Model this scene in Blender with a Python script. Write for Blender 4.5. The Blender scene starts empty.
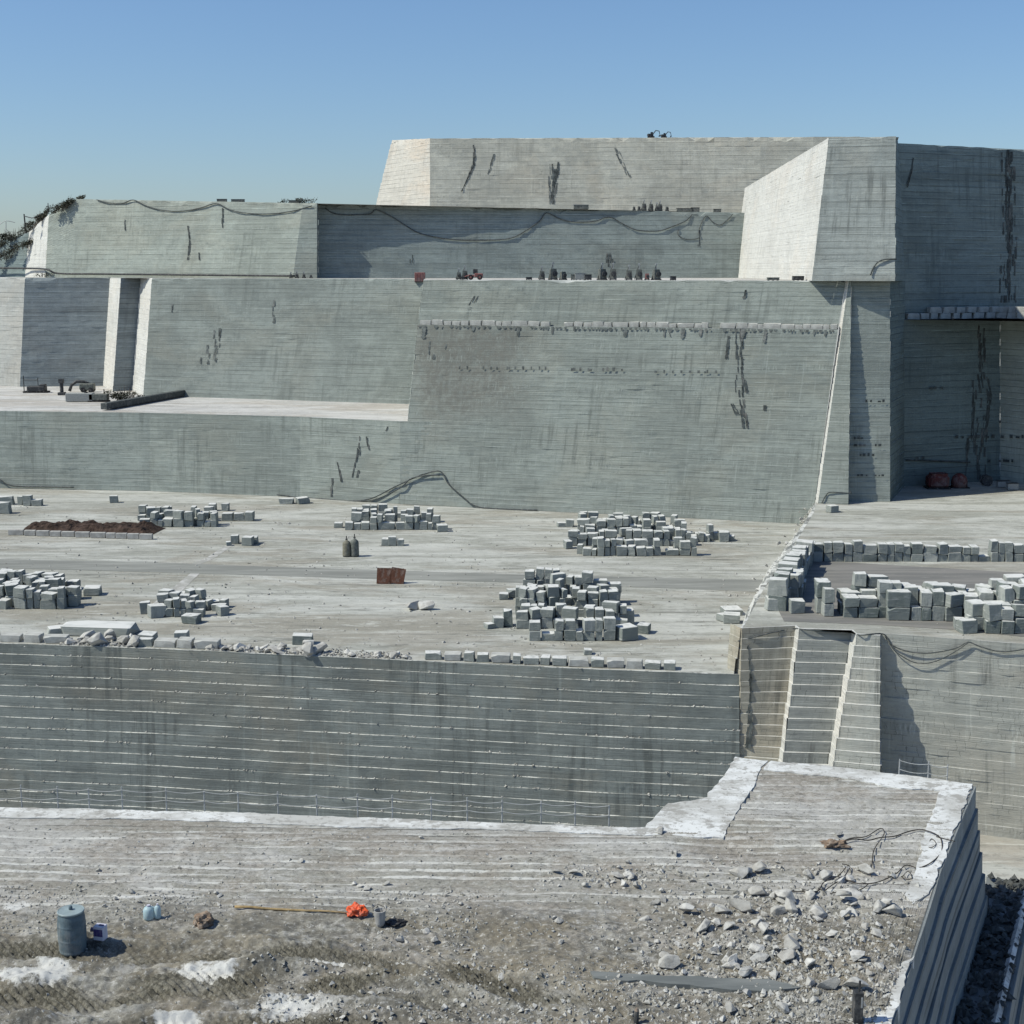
import bpy, bmesh, math, random
from mathutils import Vector, Matrix, noise
R = math.radians
rnd = random.Random(7)
scn = bpy.context.scene
col = scn.collection

# ------------------------------------------------------------------ camera
F = 1400.0                       # focal length in pixels of a 1024 px frame
CAMZ = 34.0
PITCH = math.atan(242 / F)
cs, sn = math.cos(PITCH), math.sin(PITCH)

cd = bpy.data.cameras.new('camera'); cam = bpy.data.objects.new('camera', cd); col.objects.link(cam)
cd.sensor_width = 36.0; cd.lens = 36.0 * F / 1024
cd.clip_start = 0.5; cd.clip_end = 9000
cam.location = (0, 0, CAMZ); cam.rotation_euler = (math.pi / 2 - PITCH, 0, 0)
scn.camera = cam

def Q(px, D, z):
    """point at survey bearing px, horizontal distance D, height z"""
    h = CAMZ - z
    return Vector(((px - 512) / F * (D * cs + h * sn), D, z))
def DG(py, z):
    k = (512 - py) / F
    return (CAMZ - z) * (cs + k * sn) / (sn - k * cs)
def G(px, py, z=0.0):
    return Q(px, DG(py, z), z)
def ZAT(py, D):
    k = (512 - py) / F
    return CAMZ - D * (sn - k * cs) / (cs + k * sn)
def V(px, py, D):
    return Q(px, D, ZAT(py, D))
def proj(p):
    h = CAMZ - p[2]; c = p[1] * cs + h * sn
    return (512 + F * p[0] / c, 512 - F * (p[1] * sn - h * cs) / c, c)

# ------------------------------------------------------------------ light
EL, AZ = R(49), R(12)
SUN = Vector((-math.cos(EL) * math.cos(AZ), -math.cos(EL) * math.sin(AZ), math.sin(EL)))
w = bpy.data.worlds.new('World'); scn.world = w; w.use_nodes = True
nt = w.node_tree; bg = nt.nodes['Background']
sky = nt.nodes.new('ShaderNodeTexSky'); sky.sky_type = 'NISHITA'; sky.sun_disc = False
sky.sun_elevation = EL
sky.sun_rotation = math.atan2(SUN.x, SUN.y) % (2 * math.pi)
sky.altitude = 500; sky.air_density = 1.12; sky.dust_density = 1.1; sky.ozone_density = 8.0
nt.links.new(sky.outputs[0], bg.inputs[0]); bg.inputs[1].default_value = 0.12
ld = bpy.data.lights.new('sun', 'SUN'); ld.energy = 4.7; ld.angle = R(0.5); ld.color = (1.0, 0.978, 0.85)
lo = bpy.data.objects.new('sun', ld); col.objects.link(lo)
lo.rotation_euler = (-SUN).to_track_quat('-Z', 'Y').to_euler()
scn.view_settings.view_transform = 'Standard'; scn.view_settings.look = 'None'
scn.view_settings.exposure = 0.0; scn.view_settings.gamma = 1.0

# ------------------------------------------------------------------ node helper
class NB:
    def __init__(s, name, rough=0.9):
        s.m = bpy.data.materials.new(name); s.m.use_nodes = True
        s.t = s.m.node_tree; s.p = s.t.nodes['Principled BSDF']
        s.p.inputs['Roughness'].default_value = rough
        try: s.p.inputs['Specular IOR Level'].default_value = 0.25
        except Exception: pass
    def n(s, typ, **kw):
        x = s.t.nodes.new(typ)
        for k, v in kw.items(): setattr(x, k, v)
        return x
    def l(s, a, b): s.t.links.new(a, b)
    def coord(s, which='UV'):
        return s.n('ShaderNodeTexCoord').outputs[which]
    def mapped(s, vec, scale, loc=(0, 0, 0), rot=(0, 0, 0)):
        m = s.n('ShaderNodeMapping'); s.l(vec, m.inputs[0])
        m.inputs['Scale'].default_value = scale; m.inputs['Location'].default_value = loc; m.inputs['Rotation'].default_value = rot
        return m.outputs[0]
    def noise(s, vec, scale=(1, 1, 1), detail=4, rough=0.55, loc=(0, 0, 0), rot=(0, 0, 0), dist=0.0):
        x = s.n('ShaderNodeTexNoise'); x.inputs['Scale'].default_value = 1.0
        x.inputs['Detail'].default_value = detail; x.inputs['Roughness'].default_value = rough
        x.inputs['Distortion'].default_value = dist
        s.l(s.mapped(vec, scale, loc, rot), x.inputs['Vector'])
        return x.outputs['Fac']
    def ramp(s, v, a, b, lo=0.0, hi=1.0):
        x = s.n('ShaderNodeMapRange'); x.interpolation_type = 'SMOOTHSTEP'
        s.l(v, x.inputs[0])
        for i, q in zip((1, 2, 3, 4), (a, b, lo, hi)): x.inputs[i].default_value = q
        return x.outputs[0]
    def math(s, op, a, b=None, clamp=False):
        x = s.n('ShaderNodeMath', operation=op); x.use_clamp = clamp
        for i, q in enumerate((a, b)):
            if q is None: continue
            if isinstance(q, (int, float)): x.inputs[i].default_value = q
            else: s.l(q, x.inputs[i])
        return x.outputs[0]
    def mix(s, fac, a, b, mode='MIX'):
        x = s.n('ShaderNodeMix', data_type='RGBA', blend_type=mode)
        for i, q in zip((0, 6, 7), (fac, a, b)):
            if isinstance(q, (int, float)): x.inputs[i].default_value = q
            elif isinstance(q, tuple): x.inputs[i].default_value = (*q, 1) if len(q) == 3 else q
            else: s.l(q, x.inputs[i])
        return x.outputs[2]
    def col(s, c):
        if isinstance(c, tuple): s.p.inputs['Base Color'].default_value = (*c, 1)
        else: s.l(c, s.p.inputs['Base Color'])
    def bump(s, h, strength=0.5, dist=0.1):
        b = s.n('ShaderNodeBump'); b.inputs['Strength'].default_value = strength; b.inputs['Distance'].default_value = dist
        s.l(h, b.inputs['Height']); s.l(b.outputs[0], s.p.inputs['Normal'])

def rockmat(name, base, seed=0.0, streak=0.5, fine=0.5, drip=0.4, stain=0.4, joints=0.0, brickw=1.4, warm=0.2, row=0.9, dark=(0.10, 0.12, 0.12), blotch=0.5, tile=0.0, mottle=0.35, fg=1.0, lines=1.0, patch=None):
    """sawn granite face; uv is metres along the face and metres up it"""
    b = NB(name, 0.9); uv = b.coord('UV'); L = (seed * 13.7, seed * 7.3, seed)
    c = tuple(base); D = lambda k: tuple(x * k for x in base); hi = tuple(min(0.8, x * 1.30) for x in base)
    mul = lambda *a: (b.math('MULTIPLY', a[0], a[1]) if len(a) == 2 else b.math('MULTIPLY', a[0], mul(*a[1:])))
    # broad weathering: bands of beds, patches, warm tint
    n_b = b.noise(uv, (0.07, 0.085, 1), 6, 0.65, L, dist=0.8)
    colr = b.mix(mul(b.ramp(n_b, 0.44, 0.60), blotch), c, D(0.60))
    n_bed = b.noise(uv, (0.012, 0.55, 1), 4, 0.7, (L[0], L[1] + 5, 1))
    colr = b.mix(mul(b.ramp(n_bed, 0.50, 0.66), streak), colr, D(0.66))
    colr = b.mix(mul(b.ramp(n_bed, 0.47, 0.36), streak * .6), colr, hi)
    n_w = b.noise(uv, (0.06, 0.09, 1), 5, 0.65, (L[0] + 5, L[1] + 50, 2), dist=.5)
    colr = b.mix(mul(b.ramp(n_w, 0.46, 0.64), warm), colr, (base[0] * 1.18, base[1] * 0.98, base[2] * 0.82))
    # grain: short saw and chisel dashes
    n_m = b.noise(uv, (0.7, 1.0, 1), 8, 0.8, L)
    colr = b.mix(mul(b.ramp(n_m, 0.47, 0.62), mottle), colr, D(0.62))
    colr = b.mix(mul(b.ramp(n_m, 0.46, 0.34), mottle * .7), colr, hi)
    n_f = b.noise(uv, (0.045, 4.6, 1), 6, 0.78, L)
    colr = b.mix(mul(b.ramp(n_f, 0.55, 0.68), fine), colr, hi)
    n_f2 = b.noise(uv, (0.035, 3.4, 1), 6, 0.78, (L[0] + 31, L[1], 3))
    colr = b.mix(mul(b.ramp(n_f2, 0.54, 0.66), fine), colr, D(0.48))
    # bed lines along the cut rows, broken
    sep = b.n('ShaderNodeSeparateXYZ'); b.l(uv, sep.inputs[0])
    wob = b.noise(uv, (0.08, 0.3, 1), 3, 0.6, (L[0], 3, 5))
    vv = b.math('FRACT', b.math('ADD', b.math('DIVIDE', sep.outputs[1], row), mul(wob, .06)))
    line = b.math('LESS_THAN', vv, 0.13); br_ = b.noise(uv, (0.11, 1 / row, 1), 6, 0.8, (L[0] + 2, L[1], 8))
    colr = b.mix(mul(line, b.ramp(br_, 0.40, 0.58), .85 * lines), colr, D(0.42))
    line2 = b.math('LESS_THAN', b.math('ABSOLUTE', b.math('SUBTRACT', vv, 0.2)), 0.07); br2 = b.noise(uv, (0.10, 1 / row, 1), 6, 0.8, (L[0] + 44, L[1], 8))
    colr = b.mix(mul(line2, b.ramp(br2, 0.49, 0.64), .7 * lines), colr, tuple(min(.8, x * 1.6) for x in base))
    # rain drips
    n_d = b.noise(uv, (1.1, 0.06, 1), 6, 0.7, L)
    n_d2 = b.noise(uv, (0.10, 0.09, 1), 4, 0.6, (L[0] + 9, L[1], 1))
    colr = b.mix(mul(b.ramp(n_d, 0.48, 0.62), b.ramp(n_d2, 0.46, 0.60), drip), colr, D(0.45))
    n_e = b.noise(uv, (1.6, 0.07, 1), 5, 0.65, (L[0], L[1] + 77, 6))
    colr = b.mix(mul(b.ramp(n_e, 0.56, 0.70), b.ramp(n_d2, 0.56, 0.42), drip * 0.7), colr, hi)
    # black pitted spots gathered along rows
    n_s = b.noise(uv, (1.1, 2.2, 1), 5, 0.75, (L[0], L[1], 12))
    n_s2 = b.noise(uv, (0.05, 0.20, 1), 5, 0.65, (L[0] + 3, L[1], 15))
    colr = b.mix(mul(b.ramp(n_s, 0.55, 0.66), b.ramp(n_s2, 0.52, 0.62), stain), colr, dark)
    if patch:           # an old browner, darker weathered area of this face
        u0, u1, v0, v1 = patch; npz = b.math('MULTIPLY', b.math('SUBTRACT', b.noise(uv, (.12, .12, 1), 5, .7, (3, 3, 40)), .5), 14.0)
        uu = b.math('ADD', sep.outputs[0], npz); wv_ = b.math('ADD', sep.outputs[1], npz)
        pm_ = mul(b.ramp(uu, u0 - 3, u0 + 1), b.ramp(uu, u1 + 5, u1 - 5), b.ramp(wv_, v0 - 4, v0 + 4), b.ramp(wv_, v1 + 2, v1 - 1))
        nz_ = b.noise(uv, (1.2, .8, 1), 6, .8, (1, 1, 41))
        colr = b.mix(mul(pm_, b.ramp(nz_, .35, .6, .35, .85)), colr, (base[0] * .58, base[1] * .52, base[2] * .50))
    # vertical drill marks
    if fg > 0:
        n_v = b.noise(uv, (5.0, .55, 1), 4, 0.7, (L[0] + 8, L[1], 21)); n_v2 = b.noise(uv, (0.12, 0.5, 1), 4, 0.65, (L[0] + 80, L[1], 22))
        colr = b.mix(mul(b.ramp(n_v, 0.55, 0.68), b.ramp(n_v2, 0.50, 0.62), .55 * fg), colr, D(0.52))
        colr = b.mix(mul(b.ramp(n_v, 0.45, 0.34), b.ramp(n_v2, 0.50, 0.62), .45 * fg), colr, hi)
    h = b.math('ADD', mul(n_f, 0.8), mul(n_m, .6))
    if joints > 0 or tile > 0:
        br = b.n('ShaderNodeTexBrick'); br.offset = 0.37
        wv = b.n('ShaderNodeVectorMath', operation='ADD'); nz = b.noise(uv, (.6, .9, 1), 4, .7, (5, 5, 5))
        cx = b.n('ShaderNodeCombineXYZ'); b.l(mul(nz, .9), cx.inputs[0]); b.l(mul(nz, .18), cx.inputs[1]); b.l(uv, wv.inputs[0]); b.l(cx.outputs[0], wv.inputs[1])
        b.l(b.mapped(wv.outputs[0], (1, 1, 1), (seed, 0.0, 0)), br.inputs['Vector'])
        br.inputs['Scale'].default_value = 1.0; br.inputs['Mortar Size'].default_value = 0.025
        br.inputs['Brick Width'].default_value = brickw; br.inputs['Row Height'].default_value = row
        br.inputs['Color1'].default_value = (0, 0, 0, 1); br.inputs['Color2'].default_value = (1, 1, 1, 1); br.inputs['Mortar'].default_value = (0.5, 0.5, 0.5, 1)
        colr = b.mix(mul(br.outputs['Color'], tile), colr, D(0.6))
        nj = b.noise(uv, (0.25, 0.4, 1), 5, 0.7, (9, 9, L[2]))
        colr = b.mix(mul(br.outputs['Fac'], b.ramp(nj, 0.46, 0.6), joints), colr, D(0.42))
    b.col(colr); b.bump(h, 0.7, 0.15)
    return b.m

def floormat(name, base, pale, brown, dark, ang=0.0, sc=1.0, pa=0.6, ba=0.6):
    """rock floor: dusty patches, saw and scraper streaks, wheel tracks; object coordinates in metres"""
    b = NB(name, 0.94); o = b.coord('Object'); r = (0, 0, ang)
    mul = lambda *a: (b.math('MULTIPLY', a[0], a[1]) if len(a) == 2 else b.math('MULTIPLY', a[0], mul(*a[1:])))
    n1 = b.noise(o, (0.045 * sc, 0.20 * sc, 1), 7, 0.68, (3, 1, 0), r, 1.0)
    c = b.mix(b.ramp(n1, 0.42, 0.58), base, pale)
    n2 = b.noise(o, (0.030 * sc, 0.085 * sc, 1), 6, 0.65, (40, 7, 0), r, 1.2)
    c = b.mix(mul(b.ramp(n2, 0.47, 0.60), ba), c, brown)
    n3 = b.noise(o, (0.09 * sc, 0.75 * sc, 1), 7, 0.75, (9, 17, 0), r, .5)
    c = b.mix(mul(b.ramp(n3, 0.53, 0.66), 0.7), c, dark)
    n4 = b.noise(o, (0.11 * sc, 0.7 * sc, 1), 7, 0.75, (19, 77, 0), r, .5)
    c = b.mix(mul(b.ramp(n4, 0.53, 0.66), pa), c, tuple(min(0.75, x * 1.28) for x in pale))
    n5 = b.noise(o, (0.55 * sc, 0.9 * sc, 1), 7, 0.8)
    c = b.mix(mul(b.ramp(n5, 0.52, 0.66), 0.55), c, tuple(x * 0.55 for x in base))
    c = b.mix(mul(b.ramp(n5, 0.46, 0.34), 0.45), c, tuple(min(0.75, x * 1.2) for x in pale))
    # long thin wheel and drag marks crossing at two angles
    for a2, k in ((.35, 0), (-.22, 30), (1.15, 60)):
        nt_ = b.noise(o, (0.02 * sc, 1.1 * sc, 1), 3, 0.6, (k, k, k), (0, 0, ang + a2)); nm = b.noise(o, (.03, .03, 1), 3, .5, (k, 2, 7))
        c = b.mix(mul(b.ramp(nt_, 0.60, 0.66), b.ramp(nm, .48, .6), .5), c, tuple(x * .62 for x in base))
    b.col(c); b.bump(b.math('ADD', n5, n3), 0.8, 0.2)
    return b.m

def plain(name, c, rough=0.6, var=0.25, metallic=0.0, sc=6.0):
    b = NB(name, rough); o = b.coord('Object')
    n = b.noise(o, (sc, sc, sc), 5, 0.6); n2 = b.noise(o, (sc * .4, sc * .4, sc * .25), 6, 0.75, (5, 5, 5))
    k = b.mix(b.ramp(n, 0.35, 0.7), c, tuple(x * (1 - var) for x in c))
    k = b.mix(b.math('MULTIPLY', b.ramp(n2, .50, .66), .35), k, (.30, .285, .26))      # settled stone dust
    b.col(k); b.p.inputs['Metallic'].default_value = metallic
    b.bump(n, 0.2, 0.02)
    return b.m

M = {}
M['w0'] = rockmat('grey_wall_rock', (0.215, 0.235, 0.222), 1.0, 0.3, 0.25, 0.7, 0.8, 0.35, 2.3, 0.45, blotch=0.7, fg=.9, lines=.25)
M['w1'] = rockmat('jointed_wall_rock', (0.405, 0.41, 0.37), 2.0, 0.10, 0.12, 1.0, 0.3, 0.9, 0.85, 0.25, blotch=0.4, tile=0.16, fg=2.0, lines=.2)
M['w1a'] = rockmat('brownish_jointed_rock', (0.40, 0.375, 0.305), 22.0, 0.12, 0.15, 1.0, 0.5, 0.9, 0.9, 0.4, blotch=0.5, tile=0.2, fg=1.6, lines=.2)
M['w2'] = rockmat('big_wall_rock', (0.295, 0.322, 0.293), 3.0, 0.5, 0.6, 0.6, 0.6, 0.0, 1.8, 0.2, row=.62, fg=1.4, patch=(41, 57, 13, 25.6))
M['w3'] = rockmat('low_wall_rock', (0.30, 0.328, 0.298), 4.0, 0.45, 0.6, 0.5, 0.5, 0.0, 1.8, 0.15, row=.62)
M['w4'] = rockmat('upper_wall_rock', (0.270, 0.297, 0.275), 5.0, 0.45, 0.5, 0.4, 0.5, row=.7)
M['w5'] = rockmat('pale_wall_rock', (0.345, 0.375, 0.335), 6.0, 0.45, 0.5, 0.4, 0.6)
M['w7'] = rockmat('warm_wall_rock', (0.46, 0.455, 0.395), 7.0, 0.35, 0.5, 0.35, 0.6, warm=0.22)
M['u1'] = rockmat('recess_wall_rock', (0.145, 0.185, 0.185), 18.0, 0.7, 0.6, 0.5, 0.7, 0.2)  # recess shade is partly put into this dark rock colour
M['u1b'] = rockmat('recess_crest_rock', (0.195, 0.24, 0.24), 8.0, 0.7, 0.6, 0.5, 0.7, 0.2)  # upper recess; colour lowered to carry some of its shade
M['u2'] = rockmat('tower_rock', (0.34, 0.365, 0.345), 9.0, 0.5, 0.8, 0.8, 0.35, 0.25)
M['white'] = rockmat('fresh_cut_sunlit_rock', (0.57, 0.565, 0.53), 10.0, 0.2, 0.3, 0.35, 0.15, warm=0.15, blotch=0.25, mottle=.3, fg=.5, lines=.4)  # fresh cut tone; on left-facing facets it also paints their sunlight
M['side'] = rockmat('slab_side_rock', (0.27, 0.29, 0.29), 11.0, 0.7, 0.5, 0.3, 0.3)
M['floor'] = floormat('platform_floor', (0.305, 0.305, 0.27), (0.44, 0.44, 0.405), (0.255, 0.232, 0.188), (0.12, 0.122, 0.11), R(5))
M['yard'] = floormat('yard_floor', (0.305, 0.305, 0.27), (0.44, 0.44, 0.405), (0.255, 0.232, 0.188), (0.12, 0.122, 0.11), R(10))
M['ledge'] = floormat('ledge_floor', (0.40, 0.39, 0.37), (0.52, 0.51, 0.49), (0.34, 0.30, 0.25), (0.20, 0.20, 0.19), R(-12))
M['pit'] = floormat('pit_floor', (0.33, 0.33, 0.295), (0.43, 0.43, 0.395), (0.34, 0.30, 0.25), (0.2, 0.2, 0.19))

# dusty narrow ledges of the stepped faces
b = NB('ledge_dust', 0.95); uv = b.coord('UV')
n = b.noise(uv, (0.22, 0.9, 0.0), 6, 0.7); n2 = b.noise(uv, (2.2, 1.1, 1), 4, 0.6, (4, 4, 4))
c = b.mix(b.ramp(n, 0.42, 0.54), (0.19, 0.20, 0.19), (0.56, 0.56, 0.53))
c = b.mix(b.math('MULTIPLY', b.ramp(n2, 0.5, 0.62), 0.8), c, (0.13, 0.13, 0.12))
b.col(c); M['dust'] = b.m
b = NB('ledge_white', 0.95); uv = b.coord('UV')
n = b.noise(uv, (0.5, 0.0, 0.0), 6, 0.75); b.col(b.mix(b.ramp(n, 0.36, 0.52), (0.30, 0.298, 0.272), (0.54, 0.535, 0.51))); M['dustw'] = b.m
b = NB('ledge_dull', 0.95); uv = b.coord('UV')
n = b.noise(uv, (0.2, 0.9, 0.0), 6, 0.7)
b.col(b.mix(b.ramp(n, 0.42, 0.6), (0.27, 0.29, 0.275), (0.44, 0.45, 0.43))); M['dull'] = b.m

# ------------------------------------------------------------------ mesh helpers
class MB:
    def __init__(s): s.v = []; s.f = []; s.uv = []; s.mi = []
    def face(s, pts, uvs=None, mi=0):
        i = len(s.v); s.v += [tuple(p) for p in pts]; s.f.append(list(range(i, i + len(pts))))
        s.uv.append(uvs); s.mi.append(mi)
    def box(s, c, d, rot=None, mi=0):
        c = Vector(c); hx, hy, hz = d[0] / 2, d[1] / 2, d[2] / 2
        P = [Vector((x, y, z)) for z in (-hz, hz) for y in (-hy, hy) for x in (-hx, hx)]
        if rot is not None: P = [rot @ p for p in P]
        i = len(s.v); s.v += [tuple(c + p) for p in P]
        for q in ((0, 2, 3, 1), (4, 5, 7, 6), (0, 1, 5, 4), (2, 6, 7, 3), (0, 4, 6, 2), (1, 3, 7, 5)):
            s.f.append([i + k for k in q]); s.uv.append(None); s.mi.append(mi)
    def tube(s, pts, r, n=6, cap=True, mi=0):
        pts = [Vector(p) for p in pts]; rings = []
        for k, p in enumerate(pts):
            a = pts[max(0, k - 1)]; c = pts[min(len(pts) - 1, k + 1)]
            d = (c - a).normalized() if (c - a).length > 1e-9 else Vector((0, 0, 1))
            u = d.cross(Vector((0, 0, 1)))
            if u.length < 1e-3: u = d.cross(Vector((0, 1, 0)))
            u.normalize(); v = u.cross(d)
            rr = r[k] if isinstance(r, (list, tuple)) else r
            i = len(s.v)
            s.v += [tuple(p + (u * math.cos(2 * math.pi * j / n) + v * math.sin(2 * math.pi * j / n)) * rr) for j in range(n)]
            rings.append(i)
        for a, c in zip(rings, rings[1:]):
            for j in range(n):
                s.f.append([a + j, a + (j + 1) % n, c + (j + 1) % n, c + j]); s.uv.append(None); s.mi.append(mi)
        if cap:
            s.f.append([rings[0] + j for j in range(n)][::-1]); s.uv.append(None); s.mi.append(mi)
            s.f.append([rings[-1] + j for j in range(n)]); s.uv.append(None); s.mi.append(mi)
    def lathe(s, c, prof, n=24, mi=0):
        """prof: list of (radius, z)"""
        c = Vector(c); rings = []
        for r, z in prof:
            rings.append(len(s.v))
            s.v += [(c.x + r * math.cos(2 * math.pi * j / n), c.y + r * math.sin(2 * math.pi * j / n), c.z + z) for j in range(n)]
        for a, d in zip(rings, rings[1:]):
            for j in range(n):
                s.f.append([a + j, a + (j + 1) % n, d + (j + 1) % n, d + j]); s.uv.append(None); s.mi.append(mi)
        s.f.append([rings[0] + j for j in range(n)][::-1]); s.uv.append(None); s.mi.append(mi)
        s.f.append([rings[-1] + j for j in range(n)]); s.uv.append(None); s.mi.append(mi)
    def build(s, name, mats, parent=None, smooth=False, bevel=0.0):
        me = bpy.data.meshes.new(name); me.from_pydata(s.v, [], s.f)
        if not isinstance(mats, (list, tuple)): mats = [mats]
        for m in mats: me.materials.append(m)
        if len(mats) > 1: me.polygons.foreach_set('material_index', s.mi)
        if any(u is not None for u in s.uv):
            ul = me.uv_layers.new(name='UVMap'); flat = []
            for f, u in zip(s.f, s.uv):
                for k in range(len(f)): flat += list(u[k]) if u else (0.0, 0.0)
            ul.data.foreach_set('uv', flat)
        if smooth: me.polygons.foreach_set('use_smooth', [True] * len(me.polygons))
        me.validate(); me.update()
        o = bpy.data.objects.new(name, me); col.objects.link(o)
        if parent is not None: o.parent = parent
        if bevel > 0:
            bm = bmesh.new(); bm.from_mesh(me)
            bmesh.ops.bevel(bm, geom=bm.edges[:], offset=bevel, segments=1, affect='EDGES', profile=0.5)
            bm.to_mesh(me); bm.free()
        return o

def struct(o):
    o['kind'] = 'structure'; return o
def tag(o, label, cat, group=None, kind=None):
    o['label'] = label; o['category'] = cat
    if group: o['group'] = group
    if kind: o['kind'] = kind
    return o
def empty(name, loc, label, cat, group=None, rz=0.0):
    o = bpy.data.objects.new(name, None); col.objects.link(o); o.empty_display_size = 0.3
    o.location = loc; o.rotation_euler = (0, 0, rz)
    return tag(o, label, cat, group)
def fix_normals(o):
    bm = bmesh.new(); bm.from_mesh(o.data); bmesh.ops.remove_doubles(bm, verts=bm.verts, dist=1e-4)
    bmesh.ops.recalc_face_normals(bm, faces=bm.faces); bm.to_mesh(o.data); bm.free()

class Wall:
    """a quarry face cut in stepped rows between a bottom and a top line.
    stations: (bottom point, top point, material index)"""
    def __init__(s, st, rows, seg=1.5, q=0.8, jit=0.03, curve=0.0, nick=0.0):
        s.nick = nick
        s.st = st; s.rows = rows; s.q = q; s.jit = jit; s.curve = curve
        s.par = []; u = 0.0
        for k in range(len(st) - 1):
            L = ((st[k + 1][0] - st[k][0]).length + (st[k + 1][1] - st[k][1]).length) / 2
            n = max(1, int(L / seg))
            for j in range(n): s.par.append((k, j / n, u + L * j / n))
            u += L
        s.par.append((len(st) - 2, 1.0, u)); s.len = u
    def lin(s, k, f, t):
        a = s.st[k][0].lerp(s.st[k + 1][0], f); c = s.st[k][1].lerp(s.st[k + 1][1], f)
        p = a.lerp(c, t)
        if s.curve: 
            g = t - s.curve * t * (1 - t)          # steeper low down, easing back higher up
            p.x, p.y = a.x + (c.x - a.x) * g, a.y + (c.y - a.y) * g
        return p
    def pt(s, k, f, t):
        """true stepped surface"""
        t = min(max(t, 0), 0.99999) * s.rows; r = int(t); fr = t - r
        a = s.lin(k, f, r / s.rows); c = s.lin(k, f, (r + 1) / s.rows)
        p = a.lerp(c, fr); g = (1 - s.q) * fr
        p.x, p.y = a.x + (c.x - a.x) * g, a.y + (c.y - a.y) * g
        return p
    def outward(s, k, f):
        d = s.st[k + 1][0] - s.st[k][0]; return Vector((d.y, -d.x, 0)).normalized()
    def find(s, px, py):
        best = None
        for (k, f, u) in s.par:
            for r in range(0, s.rows * 2 + 1):
                t = r / (s.rows * 2); x, y, c = proj(s.lin(k, f, t))
                d = (x - px) ** 2 + (y - py) ** 2
                if best is None or d < best[0]: best = (d, k, f, t)
        _, k, f, t = best
        for step in (0.25, 0.1, 0.04, 0.015):
            imp = True
            while imp:
                imp = False
                for df, dt in ((step, 0), (-step, 0), (0, step / s.rows * 3), (0, -step / s.rows * 3)):
                    f2, t2 = min(1, max(0, f + df)), min(1, max(0, t + dt))
                    x, y, c = proj(s.lin(k, f2, t2)); d = (x - px) ** 2 + (y - py) ** 2
                    if d < best[0] - 1e-9: best = (d, k, f2, t2); f, t = f2, t2; imp = True
        return k, f, t
    def at(s, px, py, off=0.1):
        k, f, t = s.find(px, py)
        return s.pt(k, f, t) + s.outward(k, f) * off
    def build(s, name, mats, ledge_mi=None):
        mb = MB(); n = s.rows; sd = rnd.uniform(0, 99)
        def J(k, f, u, r):
            g = noise.noise(Vector((u * 0.35 + sd, r * 7.3, sd))) * s.jit * 2
            h = noise.noise(Vector((math.floor(u / 2.6 + r * .37) * 5.1 + sd, math.floor(r / 2) * 3.7, sd))) * s.jit * 1.6
            e = s.nick * (max(0, noise.noise(Vector((u * .9, sd, 4.4))) - .05) + max(0, noise.noise(Vector((u * .22, sd, 9.4))) - .25) * 2) if r >= n - 1 else 0.0
            return s.outward(k, f) * (g + h) - Vector((0, 0, e))
        for i in range(len(s.par) - 1):
            k, f0, u0 = s.par[i]; k2, f1, u1 = s.par[i + 1]
            if k2 != k: f1 = 1.0
            mi = s.st[k][2]; lm = ledge_mi if ledge_mi is not None else mi
            for r in range(n):
                o0, o1 = J(k, f0, u0, r), J(k, f1, u1, r)
                z0 = Vector((0, 0, 1)); f_0, f_1 = o0 - z0 * o0.z, o1 - z0 * o1.z
                a, c = s.lin(k, f0, r / n) + f_0, s.lin(k, f1, r / n) + f_1
                def top(f, o):
                    p0 = s.lin(k, f, r / n); p1 = s.lin(k, f, (r + 1) / n)
                    return Vector((p0.x + (p1.x - p0.x) * (1 - s.q), p0.y + (p1.y - p0.y) * (1 - s.q), p1.z)) + o
                d, e = top(f1, o1), top(f0, o0)
                v0, v1 = a.z, e.z
                mb.face([a, c, d, e], [(u0, v0), (u1, v0), (u1, v1), (u0, v1)], mi)
                g, h = s.lin(k, f1, (r + 1) / n), s.lin(k, f0, (r + 1) / n)
                if r < n - 1:
                    j1, j0 = J(k, f1, u1, r + 1), J(k, f0, u0, r + 1); g = g + Vector((j1.x, j1.y, 0)); h = h + Vector((j0.x, j0.y, 0))
                elif s.nick: g.y += .4; h.y += .4
                mb.face([e, d, g, h], [(u0, v1), (u1, v1), (u1, v1 + 0.3), (u0, v1 + 0.3)], lm)
        s.obj = struct(mb.build(name, mats)); return s.obj
    def crack(s, path, width, mat, name='crack', gap=0.35, spread=0.0, step=0.35):
        """dark jagged fissure following the cut rows; child of the face"""
        mb = MB(); rr = random.Random(len(path) * 31 + int(path[0][0]))
        pts = []
        for (x0, y0), (x1, y1) in zip(path, path[1:]):
            A, B = s.find(x0, y0), s.find(x1, y1)
            pa, pb = s.pt(*A), s.pt(*B); m = max(2, int((pa - pb).length / step))
            for j in range(m):
                f = j / m; k = A[0] if f < .5 else B[0]
                if A[0] == B[0]: pts.append((k, A[1] + (B[1] - A[1]) * f, A[2] + (B[2] - A[2]) * f))
                else: pts.append((A if f < .5 else B))
        strands = 2 if width < .45 else (3 if width < .9 else 5)
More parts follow.
